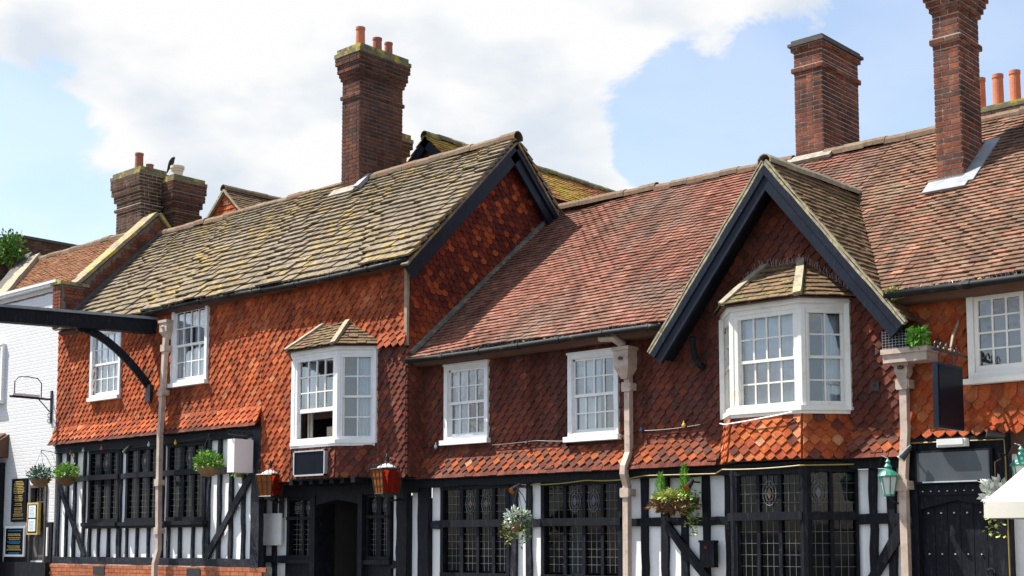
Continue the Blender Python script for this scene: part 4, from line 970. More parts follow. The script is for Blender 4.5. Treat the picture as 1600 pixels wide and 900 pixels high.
# chimneys of B
ch4 = chimney(B, -7.5, -7.14, 2.06, 2.68, 6.0, [(6.0, 8.16, 0), (8.16, 8.235, .035), (8.235, 8.60, 0), (8.60, 8.675, .03), (8.675, 8.75, .06), (8.75, 8.825, .085), (8.825, 9.05, .11), (9.05, 9.2, .08)], M['brick_red'], M['mortar'], 260, (9.2, .1, .14), M['moss_cap'])
pot(ch4, -7.32, 2.37, 9.3, .5, .11, M['terracotta'])
vv = lambda y: (y - BEY) * math.hypot(1, sB)
edge_strip(ch4, 'lead_apron', FRL, -7.60, -7.02, vv(1.86), vv(2.08), .05, .082, M['lead'])
edge_strip(ch4, 'lead_gutter', FRL, -7.135, -6.95, vv(1.96), vv(2.86), .05, .085, M['lead'])
MB().box(-7.53, -7.11, 2.035, 2.06, 6.18, 6.34).build('lead_upstand', M['lead'], ch4)
m = MB()
for k in range(8): m.box(-7.125, -7.105, 2.06 + k * .08, 2.06 + k * .08 + .085, 6.1 + k * .068, 6.34 + k * .068)
m.build('stepped_flashing', M['lead'], ch4)
ch3 = chimney(B, -10.42, -9.94, 3.5, 4.65, 7.1, [(7.1, 8.87, 0), (8.87, 8.94, .035), (8.94, 9.2, 0), (9.2, 9.275, .035)], M['brick_red'], M['mortar'], 200, (9.275, .07, .10), M['cap_dark'])
edge_strip(ch3, 'cement_flaunching', FRL, -10.5, -9.75, LB - .16, LB + .02, .05, .10, M['flaunch'])
ch5 = chimney(B, -8.75, -6.6, 5.8, 6.4, 6.6, [(6.6, 8.27, 0), (8.27, 8.345, .04)], M['brick_brown'], M['mortar_dark'], 60, (8.345, .05, .10), M['moss_cap'])
for x in (-8.53, -8.24, -7.97, -7.70): pot(ch5, x, 6.0, 8.42, R.uniform(.54, .62), .085, M['terracotta'], .95)

# timber storey of B
YG = .40
timber(B, 'beam', (-15.45, YG, 2.545), (-9.62, YG, 2.545), .11, .12, mat='black'); timber(B, 'beam', (CX1 + CC - .03, YG, 2.545), (-7.25, YG, 2.545), .11, .12, mat='black')
MB().box(-15.4, -7.2, YB - .1, YG + .1, 2.598, 2.618).build('jetty_board', M['black'], B)
timber(B, 'post', (-15.34, YG, .13), (-15.34, YG, 2.5), .24, .08, mat='black')
framing(B, YG, -15.22, -14.98, .8, 2.5, [], [(1.90, .12)])
leaded(B, fr((0, YG - .02, 0), X1), -14.98, -13.52, 1.1, 2.5, [(-14.83, -14.60), (-14.48, -14.25), (-14.14, -13.92), (-13.81, -13.60)], [(1.20, 1.86), (1.97, 2.45)], fr_=.09, med=(1, 2), ny=5, grow=.025)
framing(B, YG, -13.52, -12.90, .8, 2.5, [(-13.46, .12), (-13.16, .10)], [(1.90, .12)])
leaded(B, fr((0, YG - .02, 0), X1), -12.90, -11.42, 1.1, 2.5, [(-12.76, -12.52), (-12.41, -12.17), (-12.06, -11.83), (-11.73, -11.50)], [(1.20, 1.86), (1.97, 2.45)], fr_=.09, med=(1, 2), ny=5, grow=.025, curt=((-12.5, -12.1, 1.15, 1.9),))
framing(B, YG, -11.42, -9.62, .8, 2.5, [(-11.38, .10), (-11.045, .11), (-10.705, .11), (-10.385, .11), (-10.045, .11), (-9.68, .13)], [(1.90, .11)], mat='black')
timber(B, 'brace', (-10.66, YG - .04, 1.86), (-9.86, YG - .04, 1.0), .12, .045, mat='black')
for x0_, x1_ in ((-15.4, -9.62), (CX1 + CC, -7.2)): MB().box(x0_, x1_, YG - .03, YG + .2, .13, .8).build('plinth', M['black'], B)
# ground-floor bay under the gable
Pg = [Vector((CX0 - CC + .04, YG, 0)), Vector((CX0 - .02, CY + .02, 0)), Vector((CX1 + .0, CY + .02, 0)), Vector((CX1 + CC + .02, YG, 0))]
for k, li in ((0, 2), (1, 3), (2, 2)):
    a, b = Pg[k], Pg[k + 1]; w = (b - a).length; F = fr(a, b - a); s = .07 if k == 1 else .05
    n = li; lw = (w - 2 * s - (n - 1) * .075) / n; L_ = [(s + i * (lw + .075), s + i * (lw + .075) + lw) for i in range(n)]
    leaded(B, F, 0, w, .95, 2.5, L_, [(1.05, 1.89), (1.99, 2.45)], fr_=s - .004, med=(1,) if k == 1 else (0,), ny=5, deep=.35, grow=.014, name='leaded_bay_window')
    MB().fbox(F, 0, w, .13, .95, -.1, .02).build('dado_panel', M['black'], B)
MB().prism([p + Vector((0, 0, 2.5)) for p in ring2(-.02)], (0, 0, .1)).build('bay_beam', M['black'], B)
for q in (Pg[1], Pg[2]): MB().lathe((q.x, q.y + .02, .13), [(.07, 0), (.07, 2.42)], 8).build('corner_post', M['black'], B)
framing(B, YG, CX1 + CC + .02, -7.24, .8, 2.5, [(-7.655, .09), (-7.415, .10)], [(1.90, .12)], mat='black')
timber(B, 'brace', (-7.24, YG - .04, 1.84), (-7.78, YG - .04, 1.0), .12, .045, mat='black')
# black plank door with sign board above
dm = MB(); dm.box(-7.18, -7.05, YG - .1, YG + .1, .13, 2.78); dm.box(-6.12, -5.97, YG - .1, YG + .1, .13, 2.78); dm.box(-7.05, -6.12, YG - .08, YG + .1, 2.16, 2.78)
dm.prism([(-7.05, YG - .06, 2.0), (-6.6, YG - .06, 2.10), (-6.12, YG - .06, 2.0), (-6.12, YG - .06, 2.16), (-7.05, YG - .06, 2.16)], (0, .14, 0))
dr = dm.build('door_surround', M['black'], B)
for k in range(6): MB().box(-7.045 + k * .155, -7.045 + k * .155 + .148, YG - .01 + R.uniform(0, .006), YG + .05, .13, 2.12).build('door_plank', M['black'], dr)
MB().lathe((-6.24, YG - .045, 1.30), [(.0, 0), (.03, .01), (.03, .02)], 8).tube([Vector((-6.24 + .05 * math.cos(i / 12 * 6.283), YG - .04, 1.28 + .05 * math.sin(i / 12 * 6.283))) for i in range(13)], .009, 5).build('door_handle', M['iron'], dr)
m = MB()
for k in range(5):
    for zz in (1.0, 1.48, 1.95): m.box(-6.97 + k * .155, -6.955 + k * .155, YG - .025, YG, zz, zz + .015)
for k in range(9): m.box(-7.0 + k * .1, -6.988 + k * .1, YG - .092, YG - .08, 2.2, 2.212)
m.build('door_studs', M['alu'], dr)
MB().box(-5.97, -3, YG, YG + .1, .8, 2.8).build('plaster_wall', M['plaster'], B); MB().box(-5.97, -3, YG - .02, YG + .1, .13, .8).build('plinth', M['black'], B)
timber(B, 'beam', (-7.2, YB - .03, 2.79), (-5.95, YB - .03, 2.79), .06, .05, mat='black')


def moss_line(par, pts, n, r):
    m = MB()
    for _ in range(n):
        i = R.randrange(len(pts) - 1); p = Vector(pts[i]).lerp(Vector(pts[i + 1]), R.random()); k = r * R.uniform(.35, 1)
        m.lathe(p + Vector((R.uniform(-.02, .02), R.uniform(-.03, .03), 0)), [(k * .5, -k * .3), (k, 0), (k * .8, k * .4), (k * .3, k * .65)], 6, R.random() * 6)
    return m.build('moss', M['moss_cap'], par, kind='stuff')
moss_line(A, [(-22.6, EY - .03, EZ + .01), (-20.6, EY - .03, EZ + .03), (-15.2, EY - .03, EZ - .01)], 46, .04)
moss_line(B, [(-15.2, BEY - .03, BEZ + .01), (-10.4, BEY - .03, BEZ + .01)], 34, .03)
moss_line(B, [(-7.1, BEY - .03, BEZ + .02), (-4.0, BEY - .03, BEZ + .02)], 30, .035)

# ------------------------------------------------------------------ rain pipes
def pipe(par, pts, zh, hop, brk, y):
    p = MB().tube(pts, .062, 4).build('downpipe', M['pipe_pink'], par)
    for z in brk:
        q = [Vector(a).lerp(Vector(b), (a[2] - z) / (a[2] - b[2])) for a, b in zip(pts, pts[1:]) if a[2] >= z > b[2]]
        if q: c = q[0]; MB().box(c.x - .085, c.x + .085, c.y - .055, c.y + .09, z - .05, z + .05).box(c.x - .07, c.x + .07, c.y - .065, c.y - .05, z - .065, z + .065).build('pipe_bracket', M['pipe_pink'], p)
    x, yy, z0, z1, w = hop
    h = MB(); 
    for (za, zb, wa, wb) in ((z0, z0 + (z1 - z0) * .38, .05, w), (z0 + (z1 - z0) * .38, z1 - .05, w, w), (z1 - .05, z1, w + .02, w + .02)):
        h.add([(x - wa, yy - wa, za), (x + wa, yy - wa, za), (x + wa, yy + wa * .8, za), (x - wa, yy + wa * .8, za), (x - wb, yy - wb, zb), (x + wb, yy - wb, zb), (x + wb, yy + wb * .8, zb), (x - wb, yy + wb * .8, zb)], [(0, 3, 2, 1), (4, 5, 6, 7), (0, 1, 5, 4), (1, 2, 6, 5), (2, 3, 7, 6), (3, 0, 4, 7)])
    h = h.build('hopper_head', M['pipe_pink'], p)
    MB().lathe((x, yy - w - .0, z0 + (z1 - z0) * .62), [(.0, -.02), (.04, -.01), (.045, .01), (.02, .03), (0, .03)], 8).build('rosette', M['cap_dark'] if par is B else M['pipe_pink'], h)
    return p
pipe(A, [(-21.90, -.17, 5.5), (-21.92, -.2, 4.2), (-21.95, -.21, 3.6), (-21.96, -.2, 2.6), (-21.97, -.17, 1.5), (-22.03, -.2, 1.25), (-22.05, -.2, .2)], 0, (-21.93, -.1, 5.48, 5.84, .12), (5.3, 4.45, 2.75, 1.85), 0)
pb_ = pipe(B, [(-11.20, .24, 3.95), (-11.20, .24, 2.85), (-11.22, .16, 2.66), (-11.23, .16, 2.56), (-11.24, .24, 2.4), (-11.25, .24, .15)], 0, (-11.22, .22, 3.86, 4.30, .125), (3.75, 2.3), 0)
MB().tube([(-11.5, .0, 4.44), (-11.28, .02, 4.42), (-11.22, .14, 4.33), (-11.22, .2, 4.2)], .06, 8).build('swan_neck', M['pipe_pink'], pb_)
pc_ = pipe(B, [(-7.14, .22, 3.6), (-7.14, .22, 2.9), (-7.17, .2, 2.4), (-7.18, .24, .15)], 0, (-7.13, .2, 3.52, 3.72, .08), (3.46, 2.28), 0)
MB().box(-7.3, -6.76, .02, .34, 3.70, 3.80).box(-7.32, -6.74, .0, .34, 3.80, 3.86).build('box_gutter', M['pipe_pink'], pc_)
m = MB()
for k in range(14):
    m.box(-7.30 + k * .042, -7.298 + k * .042, .015, .018, 3.86, 4.08)
    if k < 7: m.box(-7.3, -6.75, .0145, .0175, 3.87 + k * .032, 3.872 + k * .032)
m.build('wire_mesh', M['alu'], pc_)
# ================================================================== white painted house on the far left
WH = thing('white_house', 'white painted brick house with brown tiled roof at the far left', 'building', (-29, 2, 0))
hw_ = [(-29.8, 4.80, -28.52, 6.05), (-27.16, 1.25, -26.46, 2.86)]
hole_wall('wall', M['white_brick'], WH, fr((0, 0, 0), X1), -36, -26.16, 1.2, 7.1, hw_, .25)
MB().box(-36, -26.17, -.10, .1, 7.1, 7.16).box(-36, -26.17, -.14, .1, 7.155, 7.21).build('cornice', M['white_paint'], WH)
MB().box(-36, -26.17, .26, 5.5, .2, 7.1).build('core', M['white_brick'], WH)
sash(WH, at(fr((0, -.0, 0), X1), -29.8, 4.80), 1.28, 1.25, cols=4, curt=((0, 1),), deep=.24)
WEY, WEZ, WRY, WRZ = .0, 6.95, 1.95, 8.6; sW = (WRZ - WEZ) / (WRY - WEY); LW = math.hypot(WRY - WEY, WRZ - WEZ)
rw_ = MB().prism([(-31.0, WEY + .03, WEZ - .02), (-31.0, WRY, WRZ - .03), (-31.0, 5.2, 6.9)], (4.7, 0, 0)).build('roof', M['backing'], WH)
FW_ = fr((0, WEY, WEZ), X1, (0, 1, sW))
finish(lay(FW_, [(-29.0, 0), (-26.3, 0), (-26.3, LW), (-30.9, LW)], .165, .1, 'plain', jit=1.3), 'roof_tile', 'roof_tiles', rw_, M['clay_white'], 120)
ridge(rw_, (-31.0, WRY, WRZ), (-26.4, WRY, WRZ), M['ridge_clay'], .11)
a, b = Vector((-29.05, WEY, WEZ + .05)), Vector((-31.0, WRY, WRZ + .06)); MB().bar(a, b, .34, .12, (0, -.55, .83), .015, 9).build('hip_coping', M['hip_stone'], rw_)
MB().bar(a + Vector((-.42, .05, .05)), b + Vector((-.42, .05, .1)), .3, .12, (0, -.55, .83), .02, 9).build('lead_valley', M['cap_dark'], rw_)
w1 = chimney(WH, -27.45, -26.42, 2.03, 2.55, 7.6, [(7.6, 9.25, 0), (9.25, 9.325, .04), (9.325, 9.475, .0), (9.475, 9.625, .05), (9.625, 9.775, .09), (9.775, 10.0, .11)], M['brick_brown'], M['mortar'], 140, (10.0, .12, .16), M['moss_cap'])
w2 = chimney(WH, -26.75, -25.98, 2.62, 3.3, 7.6, [(7.6, 9.1, 0), (9.1, 9.175, .04), (9.175, 9.325, .0), (9.325, 9.475, .05), (9.475, 9.65, .09), (9.65, 9.85, .11)], M['brick_dark'], M['mortar_dark'], 80, (9.85, .12, .16), M['moss_cap'])
pot(w1, -26.95, 2.28, 10.13, .50, .10, M['terracotta_dark']); pot(w1, -26.72, 2.42, 10.13, .22, .09, M['terracotta_dark'])
MB().lathe((-26.32, 2.9, 9.98), [(.13, 0), (.125, .22), (.14, .23), (.14, .27), (.165, .29), (.165, .35), (.11, .35), (.1, .1)], 16).build('chimney_pot', M['cream_pot'], w2)
# ground floor: dark dado, door
MB().box(-28.2, -27.17, -.04, -.002, 1.2, 1.96).box(-26.45, -26.17, -.04, -.002, 1.2, 2.06).build('dado', M['black'], WH)
MB().box(-28.6, -26.2, -.14, .1, .13, 1.22).build('plinth', M['black'], WH)
dm = MB(); dm.box(-27.16, -27.10, -.04, .1, 1.22, 2.86); dm.box(-26.52, -26.46, -.04, .1, 1.22, 2.86); dm.box(-27.10, -26.52, -.04, .1, 2.80, 2.86)
dd = dm.build('side_door', M['cap_dark'], WH)
MB().box(-27.10, -26.52, .03, .08, 1.22, 2.2).box(-27.04, -26.83, .015, .03, 1.32, 1.75).box(-26.79, -26.58, .015, .03, 1.32, 1.75).build('door_panel', M['cap_dark'], dd)
Fd = fr((0, .05, 0), X1); glaze(dd, Fd, -27.09, -26.53, 2.2, 2.8, 4, 2, 0, mat='cap_dark', gl='glass_old'); room(dd, Fd, -27.1, -26.52, 2.2, 2.8, -.02, -.18)
MB().box(-26.33, -26.29, -.07, -.04, 1.35, 1.95).build('white_rail', M['white_paint'], WH)
# shop bay with a small tiled roof at the picture edge
sb = MB().box(-30.4, -28.32, -.62, 0, .2, 1.95).box(-30.4, -28.32, -.60, -.5, 3.35, 3.5).box(-28.42, -28.34, -.62, -.5, 1.95, 3.4).box(-28.42, -28.34, -.1, -.002, 1.95, 3.4).build('shop_bay', M['black'], WH)
Fs = fr((-28.37, -.5, 0), (0, 1, 0)); glaze(sb, Fs, 0, .4, 1.95, 3.35, 2, 4, 0, mat='black', gl='glass_old')
Fs2 = fr((0, -.57, 0), X1); glaze(sb, Fs2, -30.3, -28.42, 1.95, 3.35, 6, 4, 0, mat='black', gl='glass_old')
MB().prism([(-30.5, -.75, 3.52), (-30.5, 0, 4.02), (-30.5, 0, 3.5)], (2.28, 0, 0)).build('bay_roof', M['backing'], sb)
F = fr((0, -.78, 3.52), X1, (0, .78, .5)); finish(lay(F, [(-30.5, 0), (-28.16, 0), (-28.35, .93), (-30.5, .93)], .165, .1, 'plain'), 'roof_tile', 'roof_tiles', sb, M['clay_mossy'], 30)

# brick block behind
BK = thing('brick_block', 'plain dark brick block with flat black coping behind the white house', 'building', (-34.5, 4, 0))
bw = MB().box(-38, -32.0, 1.95, 6, .2, 9.38).box(-38, -31.6, .4, 1.95, .2, 8.75).build('wall', M['mortar_dark'], BK)
rr = []
for j in range(30):
    z = 7.2 + j * .075
    for (ya, yb, X, zt) in ((1.95, 6, -32.0, 9.36), (.4, 1.95, -31.6, 8.73)):
        if z > zt: continue
        y = ya - (j % 2) * .1
        while y < yb: rr.append((mtx((X - .005, max(y, ya), z), (0, .215, 0), (.022, 0, 0), (0, 0, .064)), ('cube', 0, 0, 0, 0, 0), None, score(Vector((X, y, z)), Vector((1, 0, 0))))); y += .225
finish(rr, 'brick', 'bricks', bw, M['brick_brown'], 100)
MB().box(-38, -31.93, 1.9, 6.1, 9.38, 9.45).build('coping', M['cap_dark'], BK)
SHR = thing('wall_shrub', 'bushy green shrub growing out of the brick wall at far left', 'shrub', (-31.4, 1.5, 8.2))
leaves('foliage', M['leaf'], SHR, (-31.35, 1.45, 8.85), .34, .34, .36, 800, .065, .1)
leaves('foliage', M['leaf'], SHR, (-31.3, 1.4, 9.0), .34, .32, .36, 300, .07, .3)
m = MB()
for k in range(9):
    a = Vector((-31.4, 1.5, 8.3)); b = a + Vector((R.uniform(-.4, .4), R.uniform(-.3, .3), R.uniform(.6, 1.1))); m.tube([a, a.lerp(b, .5) + Vector((R.uniform(-.05, .05), 0, .05)), b], [.02, .012, .004], 5)
m.build('stem', M['coir'], SHR)

# ================================================================== bird
BD = thing('crow', 'small black bird perched on the cream chimney pot', 'bird', (-26.35, 2.82, 10.33))
p = Vector((-26.44, 2.82, 10.325))
MB().tube([p + Vector(v) for v in ((-.16, -.02, -.12), (-.10, -.015, -.02), (-.05, 0, .06), (0, 0, .13), (.035, .005, .185), (.06, .008, .205), (.085, .01, .20), (.12, .012, .195))], [.012, .03, .058, .062, .045, .042, .03, .004], 10).tube([p + Vector((-.02, .02, .06)), p + Vector((-.0, .02, .0))], .007, 5).tube([p + Vector((-.02, -.02, .06)), p + Vector((-.0, -.02, .0))], .007, 5).build('body', M['bird'], BD, smooth=True)

# ================================================================== gallows beam over the street
GB = thing('sign_beam', 'long black timber beam reaching out from the inn over the street', 'beam', (-22.6, 0, 5.8))
a, b = Vector((-22.52, .05, 5.66)), Vector((-25.3, -8.6, 5.66)); nb = MB().bar(a, b, .24, .26, (0, 0, 1)).build('beam', M['black'], GB)
MB().bar(a + Vector((0, 0, .262)), b + Vector((0, 0, .262)), .32, .05, (0, 0, 1)).build('lead_capping', M['lead'], GB)
dv = (b - a).normalized(); arc = []
for k in range(9):
    t = k / 8; q = a + dv * (1.5 * (1 - t)) ; z = 5.68 - 1.22 * (t ** 1.7); q.z = z; arc.append(q + Vector((.0, 0, 0)))
m = MB()
for p0, p1 in zip(arc, arc[1:]): m.bar(p0, p1 + (p1 - p0) * .06, .14, .09, dv.cross(Vector((0, 0, 1))))
m.build('curved_brace', M['black'], GB)
MB().box(-22.62, -22.46, -.13, -.05, 4.33, 4.66).build('wall_plate', M['iron'], GB)
MB().box(-25.45, -25.15, -8.75, -8.45, .0, 5.66).build('post', M['black'], GB)

# ================================================================== lanterns on the porch
def lantern(name, label, x, y, z, s, ang, left, right, wallx):
    T = thing(name, label, 'lantern', (x, y, z - .3), 'wrought iron porch lanterns')
    c = Vector((x, y, z)); r0, r1, h = .15 * s, .205 * s, .42 * s
    def cor(k, r, zz): t = ang + k * math.pi / 2; return c + Vector((r * 1.414 * math.cos(t), r * 1.414 * math.sin(t), zz))
    fm = MB()
    for k in range(4):
        fm.tube([cor(k, r0, -h / 2), cor(k, r1, h / 2)], .011, 5); fm.tube([cor(k, r0, -h / 2), cor(k + 1, r0, -h / 2)], .013, 5); fm.tube([cor(k, r1, h / 2), cor(k + 1, r1, h / 2)], .016, 5)
        for t in (.33, .67):
            a0, a1 = cor(k, r0, -h / 2).lerp(cor(k + 1, r0, -h / 2), t), cor(k, r1, h / 2).lerp(cor(k + 1, r1, h / 2), t); fm.tube([a0, a1], .007, 4)
            b0, b1 = cor(k, r0, -h / 2).lerp(cor(k, r1, h / 2), t), cor(k + 1, r0, -h / 2).lerp(cor(k + 1, r1, h / 2), t); fm.tube([b0, b1], .007, 4)
        # crown of scrolls on the top rail
        for t in (.2, .5, .8):
            q = cor(k, r1, h / 2).lerp(cor(k + 1, r1, h / 2), t); fm.tube([q, q + Vector((.01, 0, .05)), q + Vector((-.012, 0, .085)), q + Vector((.015, .0, .07))], .006, 4)
        q = cor(k, r1, h / 2); o = (q - c); o.z = 0; o.normalize(); fm.tube([q, q + o * .035 + Vector((0, 0, .04)), q + o * .02 + Vector((0, 0, .09))], .007, 4)
        q = cor(k, r0, -h / 2); fm.tube([q, q + Vector((0, 0, -.04)), q * .7 + (c + Vector((0, 0, -h / 2 - .06))) * .3], .01, 5)
    fm.tube([c + Vector((0, 0, h / 2 + .12)), c + Vector((0, 0, h / 2 + .26))], [.03, .006], 6)
    for k in range(6):
        t = k * 1.047; fm.tube([c + Vector((0, 0, h / 2 + .14)), c + Vector((.06 * math.cos(t), .06 * math.sin(t), h / 2 + .19)), c + Vector((.03 * math.cos(t), .03 * math.sin(t), h / 2 + .24))], .007, 4)
    fm.build('frame', M['iron'], T)
    for k in range(4):
        mat = left if (k % 2 == 0) else right
        MB().add([cor(k, r0 * .97, -h / 2), cor(k + 1, r0 * .97, -h / 2), cor(k + 1, r1 * .97, h / 2), cor(k, r1 * .97, h / 2)], [(0, 1, 2, 3)]).build('glass_side', M[mat], T)
    MB().lathe(c + Vector((0, 0, h / 2 + .005)), [(r1 * .95, 0), (r1 * .8, .035), (r1 * .5, .065), (.04, .085), (.0, .09)], 16).build('opal_dome', M['opal'], T, smooth=True)
    MB().lathe(c + Vector((0, 0, -h / 2 - .03)), [(r0 * .4, -.03), (r0 * .8, 0), (r0, .03)], 10).build('base', M['iron'], T)
    w = Vector((wallx, .36, z - h / 2 - .10))
    MB().tube([c + Vector((0, 0, -h / 2 - .05)), c + Vector((0, .12, -h / 2 - .10)), w + Vector((0, -.1, .02)), w], .016, 6).box(wallx - .05, wallx + .05, .33, .36, z - h / 2 - .35, z - h / 2 + .0).build('bracket', M['iron'], T)
    return T
lantern('porch_lantern', 'amber glass lantern on iron bracket left of the open porch door', -18.70, -.1, 2.60, .88, rad(-32), 'red_glass', 'orange_glass', -18.95)
lantern('porch_lantern', 'lantern with a red glass side on iron bracket right of the porch door', -15.72, -.1, 2.58, .92, rad(-59), 'red_glass', 'orange_glass', -15.80)
def street_lamp(label, x, y, z, s=.8, post=True):
    T = thing('wall_lamp', label, 'lamp', (x, y, z - .3), 'green wall lamps'); c = Vector((x, y, z)); a0 = rad(10)
    MB().lathe(c, [(.075 * s, -.2 * s), (.125 * s, .06 * s)], 6, a0).build('glass_body', M['frosted'], T)
    fm = MB()
    for k in range(6):
        t = a0 + k * math.pi / 3; e = lambda r, zz: c + Vector((r * math.cos(t), r * math.sin(t), zz)); fm.tube([e(.077 * s, -.2 * s), e(.127 * s, .06 * s)], .008, 4)
    fm.lathe(c, [(.05 * s, -.225 * s), (.085 * s, -.215 * s), (.085 * s, -.195 * s), (.05 * s, -.19 * s)], 6, a0)
    fm.lathe(c, [(.15 * s, .055 * s), (.155 * s, .075 * s), (.11 * s, .13 * s), (.055 * s, .17 * s), (.05 * s, .2 * s), (.062 * s, .21 * s), (.04 * s, .24 * s), (.03 * s, .26 * s), (.042 * s, .28 * s), (.012 * s, .32 * s), (.0, .34 * s)], 12, a0)
    fm.build('lamp_frame', M['lamp_green'], T)
    if post: MB().tube([c + Vector((0, 0, -.22 * s)), c + Vector((0, .1, -.3 * s)), c + Vector((0, .34 - y, -.32 * s))], .014, 6).tube([c + Vector((-.32, .3 - y, .21)), c + Vector((-.2, .15, .17)), c + Vector((-.1, .05, .3)), c + Vector((0, 0, .33 * s))], .01, 5).build('bracket', M['iron'], T)
street_lamp('green lantern with frosted panes beside the pink drainpipe near the black door', -7.30, .08, 2.33)
street_lamp('green lantern partly hidden behind the cream canopy at the right edge', -5.74, .08, 2.40)

# ================================================================== hanging baskets
def basket(label, x, y, z, r, mats, wall, trailing=0, dens=1.0):
    T = thing('hanging_basket', label, 'basket', (x, y, z - .2), 'hanging flower baskets'); c = Vector((x, y, z))
    MB().lathe(c + Vector((0, 0, -.02)), [(.02, -r * .85), (r * .5, -r * .75), (r * .85, -r * .35), (r * .95, 0)], 14).build('basket', M['coir'], T)
    for mt, n, k in mats: leaves('foliage', M[mt], T, c + Vector((0, 0, r * .3)), r * 1.15, r * 1.1, r * .85, int(n * dens * 1.7), .04, .25, .2)
    for k in range(trailing): trail('ivy', M['leaf'] if k % 2 else M['leaf_lime'], T, c + Vector((R.choice((-1, 1)) * r * R.uniform(.7, 1.1), -r * R.uniform(-.3, .6), .02)), R.uniform(.22, .42), 22, .06)
    m = MB(); top = c + Vector((0, 0, r + .32))
    for k in range(3): m.tube([c + Vector((r * .9 * math.cos(k * 2.09), r * .9 * math.sin(k * 2.09), 0)), top], .003, 4)
    w = Vector((wall[0], wall[1], top.z + .03)); m.tube([top, top + Vector((0, 0, .03)), w], .008, 5); m.tube([w + Vector((0, 0, -.3)), (w + top) / 2 + Vector((0, 0, -.1)), top], .006, 5)
    m.build('bracket', M['iron'], T)
basket('hanging basket of blue-green foliage in front of the white wall', -26.14, -.35, 2.98, .22, (('leaf_blue', 420, 1), ('petal', 40, 1)), (-26.35, -.0))
basket('hanging basket of bright leaves and pale flowers on the leftmost timber corner', -25.08, -.35, 2.98, .22, (('leaf_bright', 420, 1), ('petal', 60, 1)), (-25.4, .04))
basket('hanging basket of green leaves beside the blank white hanging sign', -20.18, -.35, 3.0, .22, (('leaf_bright', 380, 1), ('leaf', 160, 1), ('petal', 40, 1)), (-20.7, .04))
basket('hanging basket with silver foliage and trailing ivy between the leaded windows', -12.95, -.1, 1.92, .15, (('leaf_silver', 420, 1), ('leaf', 120, 1)), (-13.16, .36), trailing=8)
# leafy bit behind the white sign
T = thing('hanging_basket', 'sliver of a leafy basket peeping out behind the blank white hanging sign', 'basket', (-19.75, -.15, 2.8), 'hanging flower baskets')
leaves('foliage', M['leaf'], T, (-19.62, -.1, 3.02), .12, .12, .22, 160, .06, .2); MB().lathe((-19.62, -.1, 2.9), [(.02, -.12), (.09, -.08), (.12, 0)], 10).tube([(-19.62, -.1, 2.9), (-19.62, -.1, 3.4), (-19.62, .04, 3.42)], .006, 4).build('basket', M['coir'], T)
# wall trough with conifers
T = thing('wall_planter', 'coir wall planter with two small conifers and trailing ivy', 'planter', (-10.45, .2, 2.0))
m = MB(); m.add([Vector((-10.45 + .36 * math.cos(math.pi + math.pi * i / 10) * k, .30 + .27 * math.sin(math.pi + math.pi * i / 10) * k, zz)) for k, zz in ((1, 2.20), (.97, 2.12), (.72, 2.04)) for i in range(11)], [(j * 11 + i, j * 11 + i + 1, j * 11 + 12 + i, j * 11 + 11 + i) for j in range(2) for i in range(10)] + [tuple(range(22, 33))]); m.build('trough', M['coir'], T)
for i in range(60):
    pass
leaves('coir_fringe', M['coir'], T, (-10.45, .2, 2.12), .34, .2, .07, 260, .06, .6, .4)
for cx, h, rr_ in ((-10.62, .34, .085), (-10.23, .44, .09)):
    m = MB()
    for k in range(620):
        t = R.random(); rad_ = rr_ * (1 - t) ** .55 * R.uniform(.35, 1.05) + .006; an = R.uniform(0, 6.283); q = Vector((cx + rad_ * math.cos(an), .17 + rad_ * math.sin(an), 2.20 + h * t)); o = Vector((math.cos(an) * .5, math.sin(an) * .5, R.uniform(.5, 1.2))).normalized() * R.uniform(.025, .05); sd = o.cross(Vector((R.uniform(-1, 1), R.uniform(-1, 1), .2))).normalized() * .005
        m.add([q - sd, q + sd, q + o], [(0, 1, 2)])
    m.tube([(cx, .17, 2.15), (cx, .17, 2.2 + h * .9)], .01, 5); m.build('conifer', M['leaf_bright'], T, kind='stuff')
leaves('foliage', M['leaf_lime'], T, (-10.42, .12, 2.22), .26, .16, .06, 260, .05, .2, .2)
for k in range(9): trail('ivy', M['leaf_lime'] if k % 2 else M['leaf'], T, (-10.12 + R.uniform(-.06, .1), .15, 2.32 - R.uniform(0, .1)), R.uniform(.2, .62), 26, .05)
T = thing('hanging_basket', 'small silver-leaved basket tucked beside the cream canopy at the black door', 'basket', (-6.05, .1, 2.0), 'hanging flower baskets')
leaves('foliage', M['leaf_silver'], T, (-6.05, .12, 2.16), .13, .12, .13, 200, .06, .2); MB().lathe((-6.05, .12, 2.07), [(.02, -.12), (.09, -.08), (.12, 0)], 10).tube([(-6.05, .12, 2.07), (-6.05, .12, 2.5), (-6.05, .3, 2.55)], .006, 4).build('basket', M['coir'], T)
for k in range(3): trail('ivy', M['leaf_lime'], T, (-6.1 + k * .05, .05, 2.02), .35, 16, .055)
T = thing('roof_fern', 'bright green fern growing in the gutter at the right foot of the gable', 'plant', (-6.95, .1, 4.0))
leaves('foliage', M['leaf_bright'], T, (-6.86, .02, 3.98), .09, .09, .1, 170, .055, .1, .5)
T = thing('moss_tuft', 'mossy tuft on the eaves above the gable valley at right', 'moss', (-7.1, 0, 4.5))
leaves('foliage', M['leaf_lime'], T, (-7.12, -.02, 4.50), .13, .09, .07, 420, .025, .1, 0)

